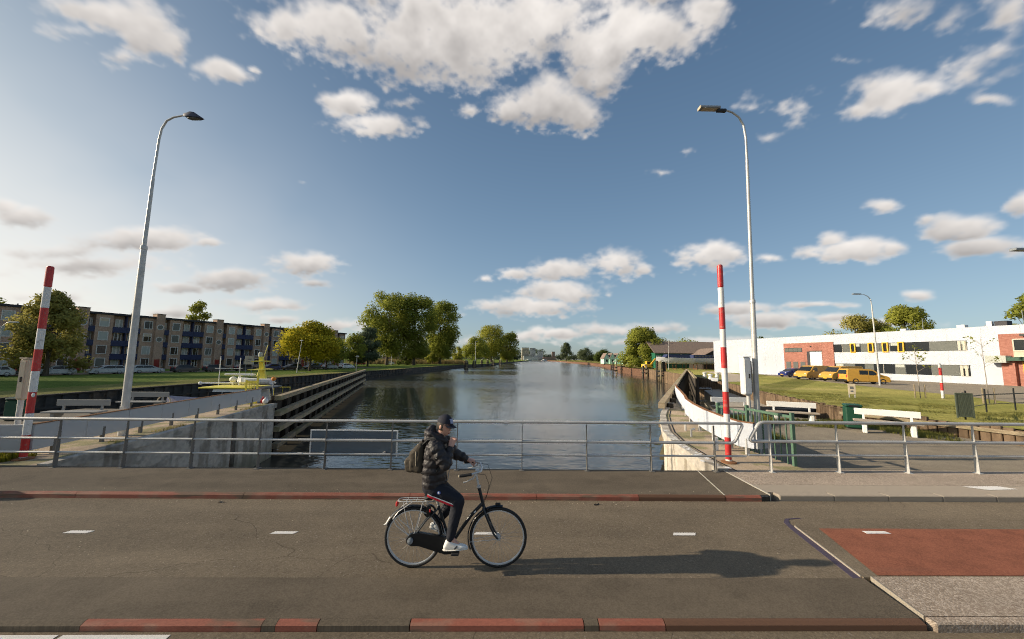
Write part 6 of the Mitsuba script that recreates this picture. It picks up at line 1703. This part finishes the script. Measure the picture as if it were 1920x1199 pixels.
HIP = {-1: (-.815, -.085, .925), 1: (-.815, .085, .925)}
KNEE = {-1: (-.520, -.115, .800), 1: (-.60, .115, .765)}
ANK = {-1: (-.600, -.125, .365), 1: (-.795, .115, .450)}
SHO = {-1: (-.805, -.185, 1.430), 1: (-.79, .185, 1.425)}
ELB = {-1: (-.665, -.235, 1.235), 1: (-.62, .265, 1.245)}
WRI = {-1: (-.632, -.105, 1.395), 1: (-.475, .278, 1.178)}
body = Man.batch_hull([blob((-.83, -.07, .95), .11), blob((-.83, .07, .95), .11), blob((-.82, 0, 1.12), (.10, .14, .1))]) + Man.batch_hull([blob((-.82, 0, 1.12), (.10, .14, .1)), blob((-.81, -.09, 1.36), .10), blob((-.81, .09, 1.36), .10)])
for s in (-1, 1):
    body = body + limb(((-.81, s * .08, 1.40), .08), (SHO[s], .062), (ELB[s], .045), (WRI[s], .029))
    body = body + limb((HIP[s], .095), (KNEE[s], .062), (ANK[s], .042))
    toe = (ANK[s][0] + .13, ANK[s][1], ANK[s][2] - .085) if s < 0 else (ANK[s][0] + .11, ANK[s][1], ANK[s][2] - .10)
    body = body + limb((ANK[s], .04), (toe, .03))
HC = np.array((-.722, -.012, 1.645))
body = body + limb(((-.80, 0, 1.44), .068), ((-.765, 0, 1.55), .058), (HC + [-.01, 0, -.03], .06))
bt = soft(body, .022, 5)
# head: modelled facing +x, then turned
hs = trimesh.creation.icosphere(5)
v = np.array(hs.vertices)
x_, y_, z_ = v.T
v = v * [.096, .077, .122]
jaw = np.clip((-z_ - .1) / .9, 0, 1)
v[:, 1] *= 1 - .34 * jaw ** 1.3
v[:, 0] += .012 * jaw * (x_ > 0) * x_
v[:, 0] -= .016 * np.clip(x_, 0, 1) ** 4 * (1 - np.clip(np.abs(z_) * 1.2, 0, 1))
bump = lambda cy, cz, ry, rz: np.exp(-((y_ * .077 - cy) / ry) ** 2 - ((z_ * .122 - cz) / rz) ** 2) * (x_ > 0)
v[:, 0] += .027 * bump(0, -.022, .0105, .012) + .014 * bump(0, 0, .008, .018) + .008 * bump(0, -.058, .022, .008) + .007 * bump(0, -.073, .02, .007) + .012 * bump(0, -.098, .022, .014) + .008 * bump(0, .032, .05, .010)
v[:, 0] -= .011 * (bump(.030, .010, .016, .011) + bump(-.030, .010, .016, .011)) + .005 * bump(0, -.0655, .02, .003)
ears = [Man.sphere(1, 16).scale((.017, .009, .030)).translate((-.005, s * .077, -.005)) for s in (-1, 1)]
head = as_man(trimesh.Trimesh(v, hs.faces, process=False)) + ears[0] + ears[1]
HR = trimesh.transformations.rotation_matrix(math.radians(-26), (0, 0, 1)) @ trimesh.transformations.rotation_matrix(math.radians(14), (0, 1, 0))
HM = np.eye(4)
HM[:3, :3], HM[:3, 3] = HR[:3, :3] * .98, HC
turn = lambda m: (np.asarray(m[0]) @ HM[:3, :3].T + HM[:3, 3], m[1])
hv = head.to_mesh()
head = Man(Mesh(np.asarray(hv.vert_properties[:, :3] @ HM[:3, :3].T + HM[:3, 3], np.float32), np.asarray(hv.tri_verts, np.uint32)))
hr = hand(np.array(WRI[-1]) + [.006, .012, .03], (.25, .42, .87), (-.25, .75, -.2), (-.55, .3, .2), .85)
hl = hand(np.array(WRI[1]) + [.02, 0, -.006], (.98, -.05, -.12), (.05, -.15, -1), (0, -1, 0), .95)
hands = soft(hr, .006, 4), soft(hl, .006, 4)
whole = as_man(bt) + head
for h in hands:
    whole = whole + as_man(h)
wm = whole.to_mesh()
person = thing('person', 'cyclist in a black padded jacket, navy track trousers and cap, one hand at the mouth', 'person')
pp = lambda nm, m, mt, sm=True, up=None: part(up or person, nm, ply(m, mt, sm), to=BX)
pp('body', (np.array(wm.vert_properties[:, :3]), np.array(wm.tri_verts)), 'skin', 60)
for s in (-1, 1):
    e = turn(ball((.080, s * .030, .010), (.012, .0135, .0115), 2))
    pp('eye', e, 'white_plain')
    pp('iris', turn(ball((.0895, s * .0302, .010), (.0035, .0055, .0055), 2)), 'rubber')
    pp('eyebrow', turn(tube([(.088, s * .014, .030), (.090, s * .030, .034), (.080, s * .046, .029)], [.003, .004, .002], 6)), 'hair')
pp('lips', turn(cat(tube([(.084, -.020, -.066), (.095, -.008, -.063), (.096, 0, -.064), (.095, .008, -.063), (.084, .020, -.066)], [.002, .004, .004, .004, .002], 8), tube([(.084, -.017, -.069), (.094, 0, -.072), (.084, .017, -.069)], [.002, .005, .002], 8))), 'lip')
hm = trimesh.creation.icosphere(4)
hvv = np.array(hm.vertices)
keep = (hvv[:, 2] > -.45) & (hvv[:, 0] < .35)
fk = keep[hm.faces].all(1)
hair = trimesh.Trimesh(hvv * [.101, .082, .126] + [-.004, 0, .002], hm.faces[fk], process=False)
pp('hair', turn((np.array(hair.vertices), np.array(hair.faces))), 'hair')
# cap: crown, brim and a pale front patch
cr = trimesh.creation.icosphere(4)
cv = np.array(cr.vertices)
fk = (cv[:, 2] > .12)[cr.faces].all(1)
cap_v = cv * [.108, .089, .112] + [-.004, 0, .030]
ck = pp('cap', turn(cat((cap_v, cr.faces[fk]), (cap_v * .985 + [0, 0, .0005], cr.faces[fk][:, ::-1]), lathe([(.0, .142), (.008, .142), (.006, .146), (0, .147)], 10))), 'cap_navy')
a = np.linspace(-1.05, 1.05, 17)
top = [(.085 * math.cos(q) + .0, .086 * math.sin(q), .040 - .006 * abs(math.sin(q))) for q in a]
out = [(.085 * math.cos(q) + .082 * math.cos(q) ** .5 - .0, .083 * math.sin(q), .032 - .022 * math.sin(q) ** 2) for q in a]
v = np.array(top + out)
f = []
for j in range(16):
    f += [[j, j + 17, j + 18], [j, j + 18, j + 1]]
pp('cap_brim', turn((np.vstack([v, v - [0, 0, .004]]), np.vstack([f, np.array(f)[:, ::-1] + 34]))), 'cap_navy', True, ck)
ny_, nz_ = np.meshgrid(np.linspace(-.03, .03, 9), np.linspace(.062, .112, 7))
y0, z0 = ny_.ravel(), nz_.ravel()
x0 = .108 * np.sqrt(np.clip(1 - (y0 / .089) ** 2 - ((z0 - .03) / .112) ** 2, .02, 1)) - .004
g = np.arange(63).reshape(7, 9)
f = np.vstack([np.stack([g[:-1, :-1], g[:-1, 1:], g[1:, 1:]], -1).reshape(-1, 3), np.stack([g[:-1, :-1], g[1:, 1:], g[1:, :-1]], -1).reshape(-1, 3)])
pv2 = np.vstack([np.column_stack([x0 + .0035, y0, z0]), np.column_stack([x0 - .002, y0, z0])])
pp('cap_patch', turn((pv2, np.vstack([f, f[:, ::-1] + 63]))), 'cap_badge', True, ck)
# jacket
jk = Man.batch_hull([blob((-.845, -.085, .985), .115), blob((-.845, .085, .985), .115), blob((-.835, -.085, 1.15), .12), blob((-.835, .085, 1.15), .12), blob((-.79, 0, 1.0), .12)])
jk = jk + Man.batch_hull([blob((-.835, -.09, 1.15), .125), blob((-.835, .09, 1.15), .125), blob((-.82, -.105, 1.37), .115), blob((-.82, .105, 1.37), .115), blob((-.78, 0, 1.25), .13)])
jk = jk + Man.batch_hull([blob((-.82, -.10, 1.37), .115), blob((-.82, .10, 1.37), .115), blob((-.79, -.03, 1.49), .085), blob((-.79, .03, 1.49), .085)])
for s in (-1, 1):
    w0 = np.array(WRI[s]) + (np.array(ELB[s]) - WRI[s]) * .10
    jk = jk + limb(((-.81, s * .12, 1.40), .10), (SHO[s], .088), (ELB[s], .072), (w0, .050))
hood = Man.batch_hull([blob((-.90, -.06, 1.49), .06), blob((-.90, .06, 1.49), .06), blob((-.915, -.04, 1.57), .05), blob((-.915, .04, 1.57), .05), blob((-.865, 0, 1.615), .045)]) + limb(((-.88, -.09, 1.55), .045), ((-.80, -.105, 1.52), .042), ((-.70, -.065, 1.475), .038)) + limb(((-.88, .09, 1.55), .045), ((-.80, .105, 1.52), .042), ((-.70, .065, 1.475), .038))
jt_ = soft(jk + hood, .011, 8)
v = np.array(jt_.vertices)
nn = np.array(jt_.vertex_normals)
# quilting: tubes run round trunk and sleeves
ph = np.where(v[:, 2] < 2, v[:, 2], 0) * (2 * np.pi / .085)
arm = np.zeros(len(v))
for s in (-1, 1):
    for p0, p1, r in ((np.array(SHO[s]), np.array(ELB[s]), .105), (np.array(ELB[s]), np.array(WRI[s]), .09)):
        d = p1 - p0
        t = np.clip((v - p0) @ d / (d @ d), 0, 1)
        q = np.linalg.norm(v - p0 - t[:, None] * d, axis=1) < r
        q &= np.abs(v[:, 1]) > .16 if r > .1 else q
        ph = np.where(q, t * np.linalg.norm(d) * (2 * np.pi / .075), ph)
wr = meshkit.fbm(v * 28, 3, 2)
amp = np.abs(np.sin(ph / 2)) ** .55
v = v + nn * ((amp - .6) * .012 + (wr - .5) * .022)[:, None]
pp('jacket', (v, np.array(jt_.faces)), 'jacket', True)
pp('jacket_zip', tube([(-.672, -.02, 1.44), (-.652, 0, 1.36), (-.640, 0, 1.25), (-.650, 0, 1.12), (-.668, 0, 1.0)], .005, 6), 'grey_metal')
pp('sleeve_badge', xf(ball((0, 0, 0), (.018, .006, .018), 2), (-.755, -.285, 1.335)), 'curtain')
# trousers
tr = Man.batch_hull([blob((-.845, -.075, .945), .115), blob((-.845, .075, .945), .115), blob((-.80, -.07, .93), .11), blob((-.80, .07, .93), .11)])
for s in (-1, 1):
    tr = tr + limb((HIP[s], .108), (KNEE[s], .078), (np.array(KNEE[s]) * .45 + np.array(ANK[s]) * .55, .068), (np.array(ANK[s]) + [0, 0, .015], .050))
tt = soft(tr, .013, 8)
v = np.array(tt.vertices)
v = v + np.array(tt.vertex_normals) * ((meshkit.fbm(v * [16, 16, 9], 3, 7) - .5) * .020)[:, None]
pp('trousers', (v, np.array(tt.faces)), 'trousers', True)
s0, k0, a0 = np.array(HIP[-1]), np.array(KNEE[-1]), np.array(ANK[-1])
st = []
for t in np.linspace(-.12, .90, 12):
    c = s0 + (k0 - s0) * t
    r = .108 + (.078 - .108) * min(max(t, 0), 1) + .004
    d = (k0 - s0) / np.linalg.norm(k0 - s0)
    dn = np.array((d[2], 0, -d[0]))
    dn = dn if dn[2] < 0 else -dn
    o = np.array((0, -.80, 0)) + dn * .60
    st.append(c + o / np.linalg.norm(o) * r)
pp('trouser_stripe', tube(st, [.009] + [.014] * 10 + [.009], 8), 'stripe_red')
pp('trouser_stripe', tube(np.array(st) + [.006, -.006, .016], .006, 8), 'white_plain')
pp('trouser_badge', cat(xf(ball((0, 0, 0), (.019, .006, .019), 2), (-.735, -.1985, .915))), 'badge_blue')
pp('trouser_badge', cat(xf(ball((0, 0, 0), (.009, .004, .009), 2), (-.735, -.2045, .915))), 'white_plain')
# shoes
for s in (-1, 1):
    A_ = np.array(ANK[s])
    if s < 0:
        heel, toe = A_ + [-.045, 0, -.105], A_ + [.195, -.01, -.082]
    else:
        heel, toe = A_ + [-.055, 0, -.045], A_ + [.115, 0, -.115]
    up_ = np.array((0, 0, 1.0))
    sh = Man.batch_hull([blob(heel + [0, 0, .028], (.036, .034, .03)), blob(A_ + [-.012, 0, -.02], .046), blob(A_ + [.03, 0, -.035], .042), blob(heel * .5 + toe * .5 + [0, 0, .03], (.05, .045, .032))]) + Man.batch_hull([blob(heel * .55 + toe * .45 + [0, 0, .032], (.05, .044, .034)), blob(heel * .25 + toe * .75 + [0, 0, .022], (.05, .048, .028)), blob(toe + [-.02, 0, .014], (.034, .036, .020))])
    sk = pp('shoe', soft(sh, .010, 4), 'shoe_white')
    so = Man.batch_hull([blob(heel + [-.012, 0, 0], (.03, .036, .012)), blob(heel * .45 + toe * .55, (.04, .05, .012)), blob(toe + [-.015, 0, -.002], (.032, .04, .011))])
    pp('sole', soft(so, .012, 2), 'sole_white', True, sk)
    pp('side_flash', beam(heel * .5 + toe * .5 + [-.02, -.047, .015], heel * .5 + toe * .5 + [.015, -.044, .05], .006, .018), 'slate', False, sk)
    pp('laces', cat(*[tube([heel * (.5 - q) + toe * (.5 + q) + [0, -.02, .062 - q * .09], heel * (.5 - q) + toe * (.5 + q) + [0, .02, .062 - q * .09]], .004, 6) for q in (0, .08, .16)]), 'cream', True, sk)
# backpack
bk = thing('backpack', 'dark olive backpack on the back of the cyclist', 'backpack')
pk_ = lambda nm, m, mt, sm=True: part(bk, nm, ply(m, mt, sm), to=BX)
b1 = Man.batch_hull([blob((-.99, s * .10, z), .05) for s in (-1, 1) for z in (1.15, 1.40)] + [blob((-1.07, s * .09, z), .05) for s in (-1, 1) for z in (1.16, 1.32)])
m = soft(b1, .015, 4)
v = np.array(m.vertices)
pk_('main_bag', (v + np.array(m.vertex_normals) * ((meshkit.fbm(v * 18, 3, 3) - .5) * .022)[:, None], np.array(m.faces)), 'bag_olive')
m = soft(Man.batch_hull([blob((-1.10, s * .075, z), .035) for s in (-1, 1) for z in (1.14, 1.255)] + [blob((-1.145, s * .07, z), .03) for s in (-1, 1) for z in (1.14, 1.24)]), .012, 4)
v = np.array(m.vertices)
pk_('front_pocket', (v + np.array(m.vertex_normals) * ((meshkit.fbm(v * 22, 3, 4) - .5) * .016)[:, None], np.array(m.faces)), 'bag_olive')
pk_('zip', tube([(-1.03, -.145, 1.20), (-1.03, -.145, 1.36), (-1.03, -.08, 1.43), (-1.03, .08, 1.43), (-1.03, .145, 1.36)], .005, 6), 'cream')
pk_('buckle', cbox(-1.185, -1.17, -.06, -.03, 1.20, 1.235, .004), 'pale_metal', False)
pk_('top_loop', tube([(-.985, -.03, 1.445), (-.985, -.02, 1.475), (-.985, .02, 1.475), (-.985, .03, 1.445)], .007, 7), 'rubber')
for s in (-1, 1):
    pk_('shoulder_strap', tube([(-.965, s * .10, 1.43), (-.90, s * .125, 1.495), (-.80, s * .135, 1.515), (-.70, s * .145, 1.42), (-.685, s * .175, 1.28), (-.78, s * .205, 1.14), (-.96, s * .15, 1.12)], [.012, .016, .018, .018, .016, .010, .009], 8), 'rubber')
